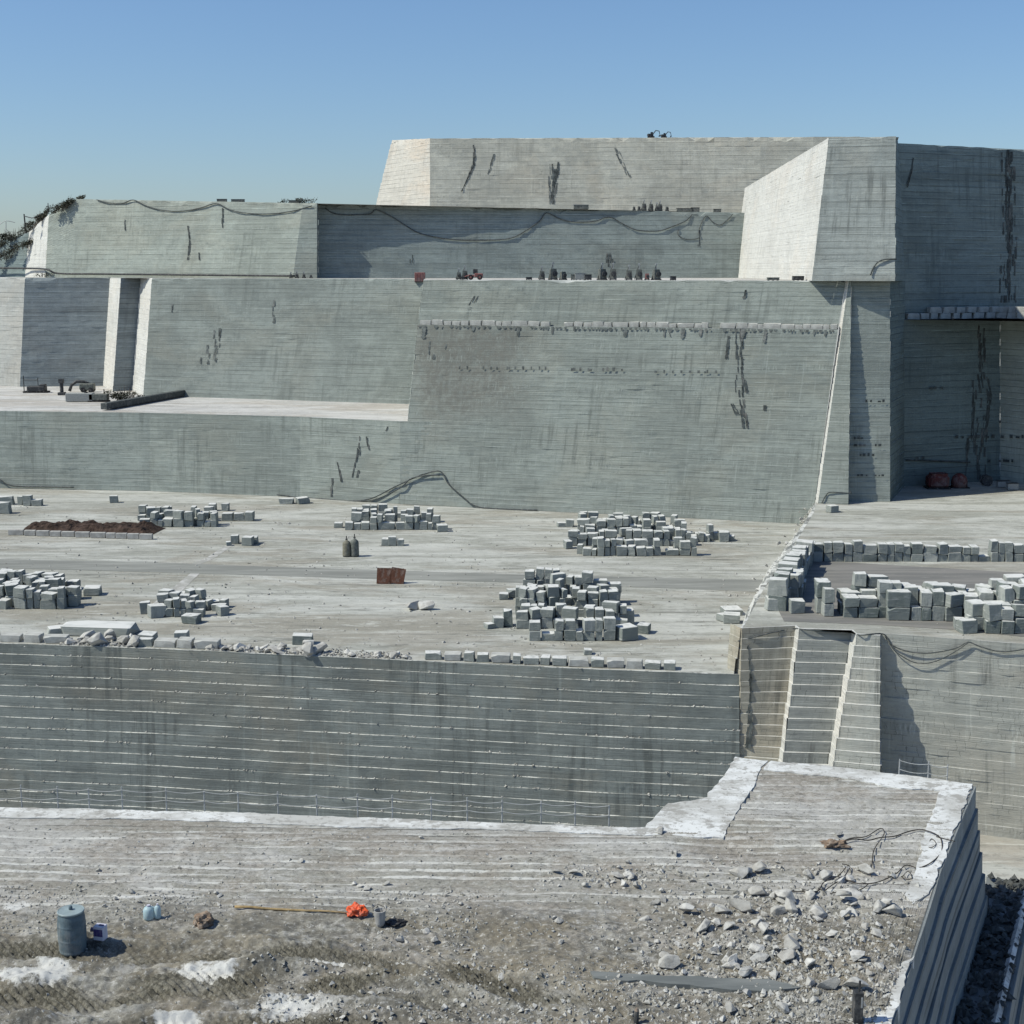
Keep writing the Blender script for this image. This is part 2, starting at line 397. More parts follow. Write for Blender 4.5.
        for sidx in range(strands):
            dx = rr.uniform(-1, 1) * width * .5 if sidx else 0.0; run = 0; on = True; w = .1
            for (k, f, t), (k2, f2, t2) in zip(pts, pts[1:]):
                if run <= 0:
                    on = rr.random() > gap + (.12 if sidx == 0 else .42); run = rr.randint(2, 6) if on else rr.randint(1, 4)
                    dx += rr.uniform(-1, 1) * (.08 + spread * .22); lim = width * .5 + spread * .5; dx = max(-lim, min(lim, dx)); w = rr.uniform(.05, .17) * (1 + width * .35) * (1 if sidx == 0 else .7)
                run -= 1
                if not on: continue
                ou = s.outward(k, f); al = Vector((-ou.y, ou.x, 0)); w2 = w * rr.uniform(.7, 1.25)
                lift = ou * (0.03 + s.jit)
                p, q = s.pt(k, f, t) + lift + al * dx, s.pt(k, f2, t2) + lift + al * dx
                mb.face([p - al * w, p + al * w, q + al * w2, q - al * w2]); w = w2
        if mb.f: return mb.build(name, mat, s.obj)

# ------------------------------------------------------------------ the setting
L2 = 32.55
PIT = -17.0
def poly_sheet(name, pts, mat):
    bm = bmesh.new(); vs = [bm.verts.new(p) for p in pts]; f = bm.faces.new(vs)
    bmesh.ops.triangulate(bm, faces=[f]); bmesh.ops.recalc_face_normals(bm, faces=bm.faces)
    if sum(x.normal.z * x.calc_area() for x in bm.faces) < 0: bmesh.ops.reverse_faces(bm, faces=bm.faces)
    me = bpy.data.meshes.new(name); bm.to_mesh(me); bm.free(); me.materials.append(mat)
    o = bpy.data.objects.new(name, me); col.objects.link(o); return struct(o)
def down(pts, dz=0.0): return [Vector((p.x, p.y, p.z + dz)) for p in pts]

poly_sheet('ground', [(-4000, -600, PIT), (4000, -600, PIT), (4000, 6000, PIT), (-4000, 6000, PIT)], M['pit'])

# front wall of the main platform
t0 = [(-260, 632), (0, 643), (150, 648), (300, 655), (430, 661), (600, 669), (739, 674)]
T = [G(x, y, 0) for x, y in t0]
W0 = Wall([(Vector((p.x, p.y - 3.4, PIT)), p, 0) for p in T], 18, 0.9, 0.86, 0.045)
W0.build('pit_wall', [M['w0'], M['dust']], 1)

# step between platform and the higher yard
sb = [G(734, 674), G(743, 622), G(767, 574), G(797, 536), G(815, 511)]
stp = [Q(743, DG(674, 0) + .2, 4)] + [Vector((q.x + dx, q.y + .5, z)) for q, dx, z in zip(sb[1:4], (2.4, 2.9, 2.2), (3.85, 3.0, 3.0))] + [Q(819, sb[4].y + 1, 3)]
S1 = Wall([(a, c, 0) for a, c in zip(sb[::-1], stp[::-1])], 3, 0.7, 0.5, 0.10)
S1.build('yard_step', [M['white'], M['dust']], 1)

# right wall under the yard, with its stepped buttresses
def zy(D): return 3.0 + min(1.0, max(0.0, (150 - D) / 20.0)) * 1.0
def GY(px, py):
    z = 3.5
    for _ in range(8): q = G(px, py, z); z = zy(q.y)
    return q
LB = -12.4
def B(px, D): return Q(px, D, LB)
def Y(px, D): return Q(px, D, 4.0)
D0 = stp[0].y
st1 = [(B(722, D0 + 1.6), Y(730, D0 + 1.6), 4), (B(738, D0 - 1.9), Y(742, D0), 4), (B(771, 112.4), Y(796, 116.6), 1), (B(774, 111.2), Y(800, 115.6), 2), (B(815, 111.0), Y(853, 115.1), 1),
       (B(819, 108.6), Y(857.5, 113.8), 0), (B(880, 107.4), Y(880, 113.4), 0), (B(880.5, 113.2), Y(880.6, 114.0), 0), (B(1024, 109.4), Y(1024, 110.6), 0), (B(1260, 104), Y(1260, 105), 0)]
W1 = Wall(st1, 18, 0.6, 0.72, 0.04)
M['w1b'] = rockmat('weathered_panel_rock', (0.275, 0.285, 0.265), 12.0, 0.4, 0.4, 1.0, 0.4, 0.8, 0.8, 0.05, fg=1.9, tile=.15, lines=.3)
W1.build('yard_wall', [M['w1'], M['white'], M['w1b'], M['dustw'], M['w1a']], 3)

# low left wall and the big wall above the platform
bl = [(-260, 484), (0, 488), (150, 491), (300, 497), (400, 504)]
W3 = Wall([(G(x, y), Q(x, DG(y, 0) + 2.5, 12), 0) for x, y in bl] + [(G(440, 506) + Vector((0, .5, 0)), Q(440, DG(506, 0) + 3.0, 12), 0)], 15, 1.3, 0.35, 0.05)
W3.build('low_wall', [M['w3'], M['dull']], 1)
st2 = []
p = G(399, 504)
st2.append((Q(401, p.y + 40, 0), Q(420.5, p.y + 44, 26.0), 0))
for x, y, tx in ((399, 504, 418), (812, 524.3, 838)):
    d = DG(y, 0); st2.append((Q(x, d, 0), Q(tx, d + 5.4, 26.0), 0))
d = st2[-1][0].y
W2 = Wall(st2, 36, 1.2, 0.4, 0.05)
W2.build('big_wall', [M['w2'], M['dull']], 1)
st2u = []
for (bp, tp, mi), tx in zip(st2, (425.5, 424, 846)):
    st2u.append((Q(proj(tp)[0], tp.y + 0.9, 26), Q(tx, tp.y + 2.2, L2), 0))
W2u = Wall(st2u, 8, 1.2, 0.35, 0.05, nick=.5)
W2u.build('big_wall_crest', [M['w3'], M['dull']], 1)
mb = MB()
for a, c in zip(range(len(st2) - 1), range(1, len(st2))):
    P = [st2[a][1], st2[c][1], st2u[c][0], st2u[a][0]]
    mb.face([q + Vector((0, 0, -0.004)) for q in P], [(0, 0), (9, 0), (9, 1), (0, 1)])
struct(mb.build('crest_ledge', M['dust']))
# white edge facet, buttress and recessed panel right of it
dt = st2u[-1][1].y
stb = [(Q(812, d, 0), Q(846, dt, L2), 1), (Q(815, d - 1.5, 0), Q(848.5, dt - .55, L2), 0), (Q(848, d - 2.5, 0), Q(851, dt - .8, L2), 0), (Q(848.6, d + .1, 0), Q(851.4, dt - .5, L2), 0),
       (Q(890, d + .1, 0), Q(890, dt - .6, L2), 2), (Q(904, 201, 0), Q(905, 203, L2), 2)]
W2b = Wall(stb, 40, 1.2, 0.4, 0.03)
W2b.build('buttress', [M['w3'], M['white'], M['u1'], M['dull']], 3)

# deep recess on the right
st = [(Q(902, 200.8, 3), Q(904, 202.2, 27), 0), (Q(1000, 207, 3), Q(1000, 208.4, 27), 1), (Q(1130, 190, 3), Q(1130, 191.4, 27), 1), (Q(1400, 175, 3), Q(1400, 177, 27), 1)]
U1a = Wall(st, 24, 1.6, 0.3, 0.04)
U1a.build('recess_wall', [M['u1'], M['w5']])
st = [(Q(902, 203.6, 27), Q(898, 204.4, 51.7), 0), (Q(1024, 213.5, 27), Q(1024, 214.5, 51.7), 0), (Q(1400, 232, 27), Q(1400, 233, 51.7), 0)]
U1b = Wall(st, 26, 1.3, 0.3, 0.06, nick=.5)
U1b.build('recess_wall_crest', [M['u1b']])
poly_sheet('recess_ledge', [Q(904, 202.2, 26.99), Q(1000, 208.4, 26.99), Q(1130, 191.4, 26.99), Q(1400, 177, 26.99), Q(1400, 236, 26.99), Q(1024, 216, 26.99), Q(902, 206, 26.99)], M['ledge'])

# tower with its bright side
st = [(Q(733, 275, L2), Q(745, 276, ZAT(188, 276)), 1), (Q(812, 193.6, L2), Q(829, 196, 51.7), 0), (Q(895, 190.6, L2), Q(896, 194, 51.7), 2), (Q(905, 203.5, L2), Q(899, 204.8, 51.7), 2)]
U2 = Wall(st, 20, 1.2, 0.35, 0.04, nick=.6)
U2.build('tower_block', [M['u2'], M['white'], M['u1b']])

# rear walls over the left ledge
st = [(Q(-300, 322, 12), Q(-300, 326, L2), 0), (Q(20, 268, 12), Q(25, 271, L2), 1), (Q(103, 270, 12), Q(110, 273, L2), 2), (Q(113, 258, 12), Q(121, 261, L2), 1),
      (Q(132, 260, 12), Q(141, 263, L2), 2), (Q(143.5, 249, 12), Q(152, 253, L2), 3), (Q(405, 233, 12), Q(424, 237, L2), 3), (Q(450, 231, 12), Q(450, 235, L2), 3)]
M['w5b'] = rockmat('light_panel_rock', (0.42, 0.425, 0.40), 13.0, 0.2, 0.3, 0.3, 0.2, blotch=0.3)  # paler copy, colouring in the sunlit panel
M['w4a'] = rockmat('dim_panel_rock', (0.25, 0.28, 0.285), 14.0, 0.8, 0.6, 0.3, 0.3)  # duller copy, colouring in panels turned from the sun
W4 = Wall(st, 22, 1.4, 0.35, 0.05, nick=.6)
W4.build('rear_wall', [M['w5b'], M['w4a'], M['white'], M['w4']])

# second terrace
st = [(Q(-40, 303, L2), Q(-40, 305, 38.0), 3), (Q(25, 290, L2), Q(29, 293, ZAT(232, 293)), 1), (Q(45, 280, L2), Q(49, 283, ZAT(214, 283)), 0), (Q(71, 277.6, L2), Q(76, 280.6, ZAT(199, 280.6)), 0), (Q(293, 256.5, L2), Q(303, 259.5, ZAT(203, 259.5)), 0),
      (Q(317, 256.6, L2), Q(317, 259.2, ZAT(203, 259.2)), 2), (Q(318.5, 259.6, L2), Q(318.5, 263.6, ZAT(204,263.6)), 2), (Q(760, 268, L2), Q(760, 272, ZAT(213,272)), 2)]
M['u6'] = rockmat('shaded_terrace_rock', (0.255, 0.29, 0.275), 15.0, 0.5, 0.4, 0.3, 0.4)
U5 = Wall(st, 14, 1.3, 0.35, 0.05, nick=.9)
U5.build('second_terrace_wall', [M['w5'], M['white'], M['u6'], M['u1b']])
# third terrace
st = [(Q(372, 312, 44.5), Q(392, 316, ZAT(140, 316)), 1), (Q(430, 292, 44.5), Q(430, 296, 60.6), 0), (Q(860, 285, 44.5), Q(860, 289, 60.3), 0)]
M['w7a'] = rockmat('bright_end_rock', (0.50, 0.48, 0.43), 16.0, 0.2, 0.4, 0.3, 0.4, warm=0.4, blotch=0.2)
U7 = Wall(st, 17, 1.3, 0.35, 0.06, nick=1.0)
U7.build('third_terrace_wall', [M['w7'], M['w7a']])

# floors and ledges
tops = lambda W: [s[1] for s in W.st]
bots = lambda W: [s[0] for s in W.st]
back = Vector((0, 1.5, 0))
front = [q + Vector((0, 0, -.012)) for q in tops(W0)]
poly_sheet('platform', front + [q + Vector((.25, 0, -.012)) for q in sb[1:]] + [Q(812, d + 2, -.012), Q(790, DG(523, 0) + 1.5, -.012), Q(650, DG(517, 0) + 1.5, -.012), Q(520, DG(512, 0) + 1.5, -.012), Q(399, DG(504, 0) + 1.5, -.012), Q(300, DG(497, 0) + 1.5, -.012), Q(150, DG(491, 0) + 1.5, -.012), Q(0, DG(488, 0) + 1.5, -.012), Q(-260, DG(484, 0) + 1.5, -.012)], M['floor'])
def stx(D):
    for a, c in zip(stp, stp[1:]):
        if a.y <= D <= c.y: return a.x + (c.x - a.x) * (D - a.y) / (c.y - a.y)
    return stp[0].x
ylow = Vector((0, 0, -.01))
poly_sheet('yard', [q + ylow for q in tops(W1)[1:]] + [Vector((75, 130, 3.99)), Vector((stx(130), 130, 3.99)), stp[0] + ylow], M['yard'])
poly_sheet('yard', [Vector((stx(130), 130, 3.99)), Vector((75, 130, 3.99)), Vector((85, 150, 2.99)), Vector((stx(150), 150, 2.99))], M['yard'])
poly_sheet('yard', [Vector((stx(150), 150, 2.99)), Vector((85, 150, 2.99)), Q(1400, 180, 2.99), Q(1130, 192, 2.99), Q(1000, 208.5, 2.99), Q(902, 203, 2.99), Q(890, d + 4, 2.99), Q(840, d + 4, 2.99)] + [q + ylow for q in stp[::-1] if q.y > 150], M['yard'])
poly_sheet('left_ledge', [q + Vector((0, 0, -.01)) for q in tops(W3)] + [Q(450, 233, 11.99)] + [q + Vector((0, 2, -.01)) for q in bots(W4)[::-1]][1:], M['ledge'])
poly_sheet('machine_ledge', [q + Vector((0, .8, -.02)) for q in tops(W4)[:7]] + [q + Vector((0, .5, -.02)) for q in tops(W2u)[1:]] + [q + Vector((0, 0, -.01)) for q in tops(W2b)[1:]] + [Q(905, 300, L2 - .01), Q(-300, 345, L2 - .01)], M['ledge'])
poly_sheet('upper_ledge', [q + Vector((0, 1.0, -.03)) for q in tops(U5)[2:]] + [Q(800, 276, 45.2), Q(800, 325, 45.2), Q(372, 335, 46), Q(60, 335, 47)], M['ledge'])
poly_sheet('crown', [q + Vector((0, 1.0, -.03)) for q in tops(U7)] + [Q(900, 380, 61), Q(410, 380, 61)], M['ledge'])
poly_sheet('tower_top', [q + Vector((.6, .8, -.03)) for q in tops(U2)[:3]] + [q + Vector((0, .8, -.03)) for q in tops(U1b)] + [Q(1400, 300, 51.6), Q(760, 300, 49.0)], M['ledge'])
# ------------------------------------------------------------------ lower bench at the right and the near bench
lb = [Q(738, 119, LB), Q(1024, 112, LB), Q(1400, 100, LB), Vector((300, 30, LB)), Vector((13, 20, LB)), Vector((15, 60, LB)), Q(722, 112, LB)]
poly_sheet('lower_bench', lb, M['pit'])
mb = MB()
for a, c in (((13, 20), (15, 60)), ((15, 60), (lb[-1].x, lb[-1].y)), ((lb[-1].x, lb[-1].y), (lb[0].x, lb[0].y))):
    mb.face([(a[0], a[1], PIT), (c[0], c[1], PIT), (c[0], c[1], LB), (a[0], a[1], LB)], [(0, 0), (40, 0), (40, 5), (0, 5)])
struct(mb.build('lower_bench_wall', M['side']))

ZB = 20.5
bo = [G(x, y, ZB) for x, y in ((-300, 803), (0, 809), (200, 813), (400, 820), (643, 829), (668, 805), (708, 799), (735, 759), (860, 771), (973, 786))]
be = [G(973, 786, ZB), G(938, 872, ZB), G(888, 1030, ZB)]
be.append(be[2] + (be[2] - be[0]) * ((be[2].y - 17.0) / (be[0].y - be[2].y)))
def rear(x):
    for a, c in zip(bo, bo[1:]):
        if a.x <= x <= c.x: return a.y + (c.y - a.y) * (x - a.x) / max(1e-6, c.x - a.x)
    return bo[0].y if x < bo[0].x else bo[-1].y
def near(x):
    for c, a in zip(be, be[1:]):
        if a.x <= x <= c.x: return a.y + (c.y - a.y) * (x - a.x) / (c.x - a.x)
    return 17.0 if x < be[-1].x else be[0].y
def wl(L): return [G(x, y, ZB) for x, y in L]
TRACKS = [(wl([(-80, 950), (0, 952), (120, 957), (230, 957), (330, 961), (430, 976), (540, 998), (640, 1012)]), .42, .10), (wl([(-80, 1004), (0, 1002), (100, 999), (200, 990), (290, 985), (380, 992), (500, 1012)]), .55, .11), (wl([(-80, 1040), (100, 1034), (300, 1028), (450, 1034)]), .4, .09)]
POWDER = [(28, 978, 62, 12), (205, 977, 36, 9), (288, 1009, 42, 10), (400, 972, 14, 4), (18, 905, 20, 6), (130, 900, 18, 4), (175, 1022, 30, 5), (330, 967, 26, 3)]
POW = [(G(a, b_, ZB), c / 52.0, d / 24.0) for a, b_, c, d in POWDER]
def tyre(x, y):
    """cleat pattern of the tyre tracks near the camera"""
    h = 0.0; m = 0.0
    for L, wd, amp in TRACKS:
        if not L[0].x <= x <= L[-1].x: continue
        for a, c in zip(L, L[1:]):
            if a.x <= x <= c.x:
                f = (x - a.x) / (c.x - a.x); f2 = f * f * (3 - 2 * f); cy = a.y + (c.y - a.y) * f2; break
        d = (y - cy) / wd; fade = min(1, (L[-1].x - x) / 2.0)
        e = max(0.0, 1 - d * d * d * d) * fade
        if e > 0:
            ph = (x + (y - cy) * .9) * 2 * math.pi / .17 + 3.2 * noise.noise(Vector((x * 1.4, y * 2, 3)))
            k = max(.28, .85 + 1.6 * noise.noise(Vector((x * .8, y * 1.2, 9))))
            h += amp * (e ** .5) * (.5 + .5 * math.sin(ph)) * min(1, k) - .05 * e; m = max(m, e * min(1, k))
        h += .19 * max(0, 1 - abs(abs(d) - 1.15) * 2.6) * fade * (.6 + noise.noise(Vector((x * 1.3, y * 2, 5))))
    return h, m
def powder(x, y):
    m = 0
    n = noise.noise(Vector((x * 2.1, y * 2.6, 1))) * .5 + noise.noise(Vector((x * 6, y * 7, 1))) * .35
    for p, a, c in POW:
        d = ((x - p.x) / a) ** 2 + ((y - p.y) / c) ** 2
        if d < 3: m = max(m, min(1, max(0, (1.0 - d * .8 + n * 1.0) * 1.1)))
    return m
def gz(x, y):
    r = rear(x); v = Vector((x, y, 0))
    edge = min(1.0, max(0.0, (r - y - .5) / 1.5)) * min(1.0, max(0.0, (y - near(x)) / .4))
    h = 0.05 * noise.noise(v * .45) + 0.02 * noise.noise(v * 1.9) + .012 * noise.noise(v * 5.0)
    k = (y * 1.0 + 0.03 * x + .05 * noise.noise(Vector((x * .3, y * .2, 8)))) / .40; sa = k - math.floor(k)                 # saw steps across the bench
    saw = min(1, max(0, (y - 27.6) / 1.0)); h += saw * 0.095 * (sa - .5 if sa < .85 else (.35 - (sa - .85) * 5.6)) * (0.35 + 1.2 * max(0, noise.noise(Vector((x * .25, math.floor(k) * 3.1, 5))) + .3))
    rough = min(1, max(.15, (29.0 - y) / 2.0)); h += rough * (0.05 * noise.noise(v * 2.3) + 0.045 * noise.noise(v * 6.3) + 0.03 * noise.noise(v * 14))
    t, m = tyre(x, y); h += t
    # low spoil heaps
    for (cx, cy, a, s) in HEAPS: h += a * math.exp(-((x - cx) ** 2 + (1.6 * (y - cy)) ** 2) / s ** 2)
    return ZB + h * edge
HEAPS = [(-8.6, 26.3, .14, .9), (-4.6, 26.0, .16, 1.1), (-6.6, 24.6, .16, .9), (-1.6, 25.2, .18, 1.0), (0.6, 25.6, .14, .8), (6.0, 26.2, .16, 1.6), (4.2, 27.0, .10, 1.4), (2.8, 31.6, .10, 1.0), (-4.0, 28.2, .07, 1.5), (-8.3, 27.9, .1, 1.2), (-.7, 27.6, .1, 1.2), (5.5, 24.2, .14, 1.8), (-9.3, 25.0, .12, .8), (1.5, 24.6, .12, 1.6), (-2.4, 24.0, .12, 1.2)]

# the surface, finer near the camera
mb = MB(); xs = []; x = -30.0
while x < bo[-1].x - 0.001: xs.append(x); x += (0.34 if x < -12.5 else 0.045)
xs.append(bo[-1].x - .002)
NR = 430; grid = []
verts = []; faces = []; uvs = []
ygl = [17 + 24 * ((j / NR)) for j in range(NR + 1)]
for x in xs:
    lo_, hi_ = near(x), rear(x)
    for j in range(NR + 1):
        g = j / NR; y = lo_ + (hi_ - lo_) * (g * (.62 + .38 * g))
        verts.append((x, y, gz(x, y)))
n1 = NR + 1
for i in range(len(xs) - 1):
    for j in range(NR): faces.append((i * n1 + j, (i + 1) * n1 + j, (i + 1) * n1 + j + 1, i * n1 + j + 1))
me = bpy.data.meshes.new('near_bench'); me.from_pydata(verts, [], faces); me.polygons.foreach_set('use_smooth', [True] * len(faces))
ca = me.attributes.new('track', 'FLOAT', 'POINT'); ca.data.foreach_set('value', [tyre(v[0], v[1])[1] for v in verts])
pa_ = me.attributes.new('powder', 'FLOAT', 'POINT'); pa_.data.foreach_set('value', [powder(v[0], v[1]) for v in verts])
nb = bpy.data.objects.new('near_bench', me); col.objects.link(nb); struct(nb)
b = NB('near_bench_rock', 0.95); o = b.coord('Object'); sep = b.n('ShaderNodeSeparateXYZ'); b.l(o, sep.inputs[0])
base = (0.268, 0.258, 0.225)
mul = lambda *a: (b.math('MULTIPLY', a[0], a[1]) if len(a) == 2 else b.math('MULTIPLY', a[0], mul(*a[1:])))
c = b.mix(b.ramp(b.noise(o, (.16, .45, 1), 7, .7, dist=.6), .42, .58), base, (0.36, .35, .325))
far_f = b.ramp(sep.outputs[1], 27.3, 28.6)
ph = b.math('FRACT', b.math('DIVIDE', b.math('ADD', sep.outputs[1], b.math('ADD', mul(sep.outputs[0], .03), mul(b.noise(o, (.3, .2, 1), 3, .6), .09))), .40))
gl = b.math('LESS_THAN', ph, .20); brk = b.noise(o, (.22, 2.6, 1), 5, .75, (3, 9, 1))
c = b.mix(mul(gl, b.ramp(brk, .40, .52), far_f, .95), c, (.115, .113, .102))
gl2 = b.math('LESS_THAN', b.math('ABSOLUTE', b.math('SUBTRACT', ph, .32)), .13); brk2 = b.noise(o, (.18, 2.5, 1), 5, .75, (33, 9, 1))
c = b.mix(mul(gl2, b.ramp(brk2, .43, .54), far_f, .95), c, (.54, .535, .50))
c = b.mix(mul(b.ramp(b.noise(o, (.35, .6, 1), 7, .72, (6, 6, 1)), .47, .60), .6), c, (0.235, .205, .168))
c = b.mix(mul(b.ramp(b.noise(o, (.5, 1.6, 1), 7, .75, (16, 6, 1)), .53, .64), .6), c, (0.47, .46, .435))
near_f = b.ramp(sep.outputs[1], 29.2, 27.0)
c = b.mix(mul(near_f, b.ramp(b.noise(o, (1.1, 1.7, 1), 8, .78, (1, 2, 3)), .42, .58)), c, (0.138, .129, .108))
c = b.mix(mul(near_f, b.ramp(b.noise(o, (.5, .7, 1), 6, .65, (21, 2, 3)), .46, .60), .6), c, (0.205, .175, .125))
sp = b.noise(o, (7, 9, 7), 6, .85)
c = b.mix(mul(b.ramp(sp, .54, .63), .75), c, (0.50, .49, .465))
c = b.mix(mul(b.ramp(sp, .47, .38), .7), c, (0.085, .082, .072))
at = b.n('ShaderNodeAttribute', attribute_name='track')
c = b.mix(mul(at.outputs['Fac'], .92), c, b.mix(b.ramp(sp, .42, .6), (0.042, .04, .031), (.16, .15, .12)))
pw = b.n('ShaderNodeAttribute', attribute_name='powder')
c = b.mix(b.ramp(b.math('ADD', pw.outputs['Fac'], mul(b.math('SUBTRACT', sp, .5), 2.2)), .30, .85), c, (0.53, .525, .50))
b.col(c); b.bump(b.math('ADD', sp, b.noise(o, (3, 9, 3), 5, .7)), .8, .03)
me.materials.append(b.m)

# pale sawn margins, laid as thin slabs left standing round the edge
b = NB('pale_margin', 0.9); o = b.coord('Object')
n = b.noise(o, (.5, .9, 1), 6, .7); n2 = b.noise(o, (4, 4, 4), 5, .75)
c = b.mix(b.ramp(n, .42, .60), (0.62, .625, .61), (0.43, .425, .40))
c = b.mix(b.math('MULTIPLY', b.ramp(n2, .53, .62), .8), c, (0.27, .26, .24))
c = b.mix(b.math('MULTIPLY', b.ramp(b.noise(o, (1.2, 1.6, 1), 7, .75, (7, 7, 7)), .52, .60), .85), c, (0.29, .28, .255))
b.col(c); b.bump(n2, .5, .03); M['margin'] = b.m
def slab(name, px, dz, mat, bottom=.5):
    pts = [G(x, y, ZB) for x, y in px]
    bm = bmesh.new(); fine = []
    for a, c2 in zip(pts, pts[1:] + pts[:1]):
        n = max(1, int((c2 - a).length / .14))
        for k in range(n):
            q = a.lerp(c2, k / n); j = .11
            fine.append(Vector((q.x + j * (noise.noise(q * 1.1) * .7 + .5 * noise.noise(q * 5)), q.y + j * (noise.noise(q * 1.1 + Vector((9, 0, 0))) * .7 + .5 * noise.noise(q * 5 + Vector((9, 0, 0)))), ZB + dz)))
    vs = [bm.verts.new(p) for p in fine]; f = bm.faces.new(vs)
    lowv = [bm.verts.new(p - Vector((0, 0, bottom))) for p in fine]
    for k in range(len(vs)): bm.faces.new((vs[k], vs[(k + 1) % len(vs)], lowv[(k + 1) % len(vs)], lowv[k]))
    bmesh.ops.triangulate(bm, faces=[f]); bmesh.ops.recalc_face_normals(bm, faces=bm.faces)
    me = bpy.data.meshes.new(name); bm.to_mesh(me); bm.free(); me.materials.append(mat)
    ob = bpy.data.objects.new(name, me); col.objects.link(ob); return struct(ob)
slab('bench_margin', [(-300, 802.5), (0, 808), (200, 812.5), (400, 819.5), (645, 829), (668, 804.5), (708, 798.5), (735, 758), (766, 761), (752, 787), (722, 838), (640, 836), (560, 833), (470, 829), (360, 828), (240, 823), (120, 819), (0, 818), (-300, 812)], .022, M['margin'])
slab('bench_margin', [(768.5, 761), (860, 770), (974, 785), (962, 812), (944, 856), (930, 893), (915, 905), (905, 896), (921, 850), (931, 815), (940, 792), (900, 789), (840, 779), (764, 770)], .03, M['margin'])
slab('bench_margin', [(913, 958), (889, 1031), (862, 1031), (866, 990), (874, 976), (893, 972)], .05, M['margin'])
b = NB('smooth_grey_rock', .8); o = b.coord('Object'); n = b.noise(o, (.5, 3, 1), 5, .6)
b.col(b.mix(b.ramp(n, .4, .65), (.12, .128, .124), (.18, .188, .18))); M['groove'] = b.m
slab('sawn_strip', [(592, 978), (640, 981), (700, 984), (768, 987), (800, 994), (770, 1000), (740, 998), (660, 989), (596, 985)], .15, M['groove'])

# stepped side of the bench, rubble ledge and the lower side
def off(p, d, z):   # outward (right) of the edge
    n = Vector((be[0].y - be[2].y, -(be[0].x - be[2].x), 0)).normalized()
    return Vector((p.x + n.x * d, p.y + n.y * d, z))
ZL = 16.9
edge = [be[3], be[2], be[1], be[0]]
Wr = Wall([(off(p, .55, ZL), Vector((p.x, p.y, ZB - .006)), 0) for p in edge] + [(Vector((be[0].x - 1.5, be[0].y + 2.0, ZL)), Vector((be[0].x - 1.6, be[0].y + .25, ZB - .006)), 0)], 6, .5, .72, .012)
Wr.build('bench_side', [M['side']])
mb = MB()
for a, c2 in zip(bo, bo[1:]):
    L = (c2 - a).length
    mb.face([(a.x, a.y, ZB - .01), (c2.x, c2.y, ZB - .01), (c2.x, c2.y + 1.2, PIT), (a.x, a.y + 1.2, PIT)], [(0, 37), (L, 37), (L, 0), (0, 0)])
struct(mb.build('bench_back', M['side']))
end = off(be[0], 0, ZL) + (be[0] - be[2]).normalized() * 2.6; end.z = ZL
poly_sheet('rubble_ledge', [off(be[3], .3, ZL), off(be[2], .3, ZL), off(be[1], .3, ZL), off(be[0], .3, ZL), off(end, .3, ZL), off(end, 1.5, ZL), off(be[0], 1.5, ZL), off(be[2], 1.5, ZL), off(be[3], 1.5, ZL)], M['side'])
Wq = Wall([(off(p, 4.4, LB), off(p, 1.5, ZL), 0) for p in (be[3], be[2], be[0], end)] + [(off(end, .3, LB) + Vector((0, 3, 0)), off(end, .3, ZL), 0)], 26, .8, .75, .012)
Wq.build('bench_side', [M['side']])
# pale bar on the ledge rim, painting in its sunlit edge line
mb = MB()
mb.tube([off(be[3], 1.42, ZL + .12), off(be[1], 1.42, ZL + .12), off(end, 1.42, ZL + .12)], .10, 4)
struct(mb.build('ledge_rim', M['margin']))
# ------------------------------------------------------------------ floor markings of the platform
def strip(name, L, z, mat):
    """L: list of ((px,py far),(px,py near)) pairs"""
    mb = MB(); u = 0
    for (a, c), (e, g) in zip(L, L[1:]):
        A, B_, C, D_ = G(*c, z), G(*g, z), G(*e, z), G(*a, z)
        mb.face([A, B_, C, D_], [(A.x, 0), (B_.x, 0), (C.x, 1), (D_.x, 1)])
    return struct(mb.build(name, mat))
b = NB('rolled_grit', .9); o = b.coord('Object'); n = b.noise(o, (.08, .6, 1), 6, .65, rot=(0, 0, R(6)))
b.col(b.mix(b.ramp(n, .38, .66), (.185, .188, .172), (.27, .272, .25))); M['grit'] = b.m
strip('road', [((-200, 555), (-200, 565)), ((0, 559), (0, 568)), ((150, 562), (150, 572)), ((250, 566), (250, 575)), ((380, 570), (380, 579)), ((500, 574), (500, 582)), ((640, 577), (640, 587)), ((772, 580), (765, 592))], .006, M['grit'])
b = NB('dusty_track', .95); o = b.coord('Object'); n = b.noise(o, (.5, .5, 1), 6, .7)
b.col(b.mix(b.ramp(n, .45, .6), (.30, .295, .27), (.45, .44, .42))); M['track'] = b.m
strip('path', [((232, 541), (238, 542)), ((206, 558), (213, 559)), ((190, 564), (198, 565))], .004, M['track'])
strip('path', [((192, 572), (200, 573)), ((170, 590), (182, 591)), ((150, 606), (164, 608))], .004, M['track'])
b = NB('damp_yard', .85); o = b.coord('Object'); n = b.noise(o, (.06, .5, 1), 6, .65, rot=(0, 0, R(8))); n2 = b.noise(o, (.5, 1.5, 1), 5, .7)
c = b.mix(b.ramp(n, .40, .62), (.15, .148, .14), (.21, .20, .185)); c = b.mix(b.math('MULTIPLY', b.ramp(n2, .56, .7), .6), c, (.27, .26, .24))
b.col(c); M['damp'] = b.m
gv = []; NU, NV = 60, 24
def lerp1(T, x):
    for (a, b_), (c2, d2) in zip(T, T[1:]):
        if a <= x <= c2: return b_ + (d2 - b_) * (x - a) / (c2 - a)
    return T[-1][1] if x > T[-1][0] else T[0][1]
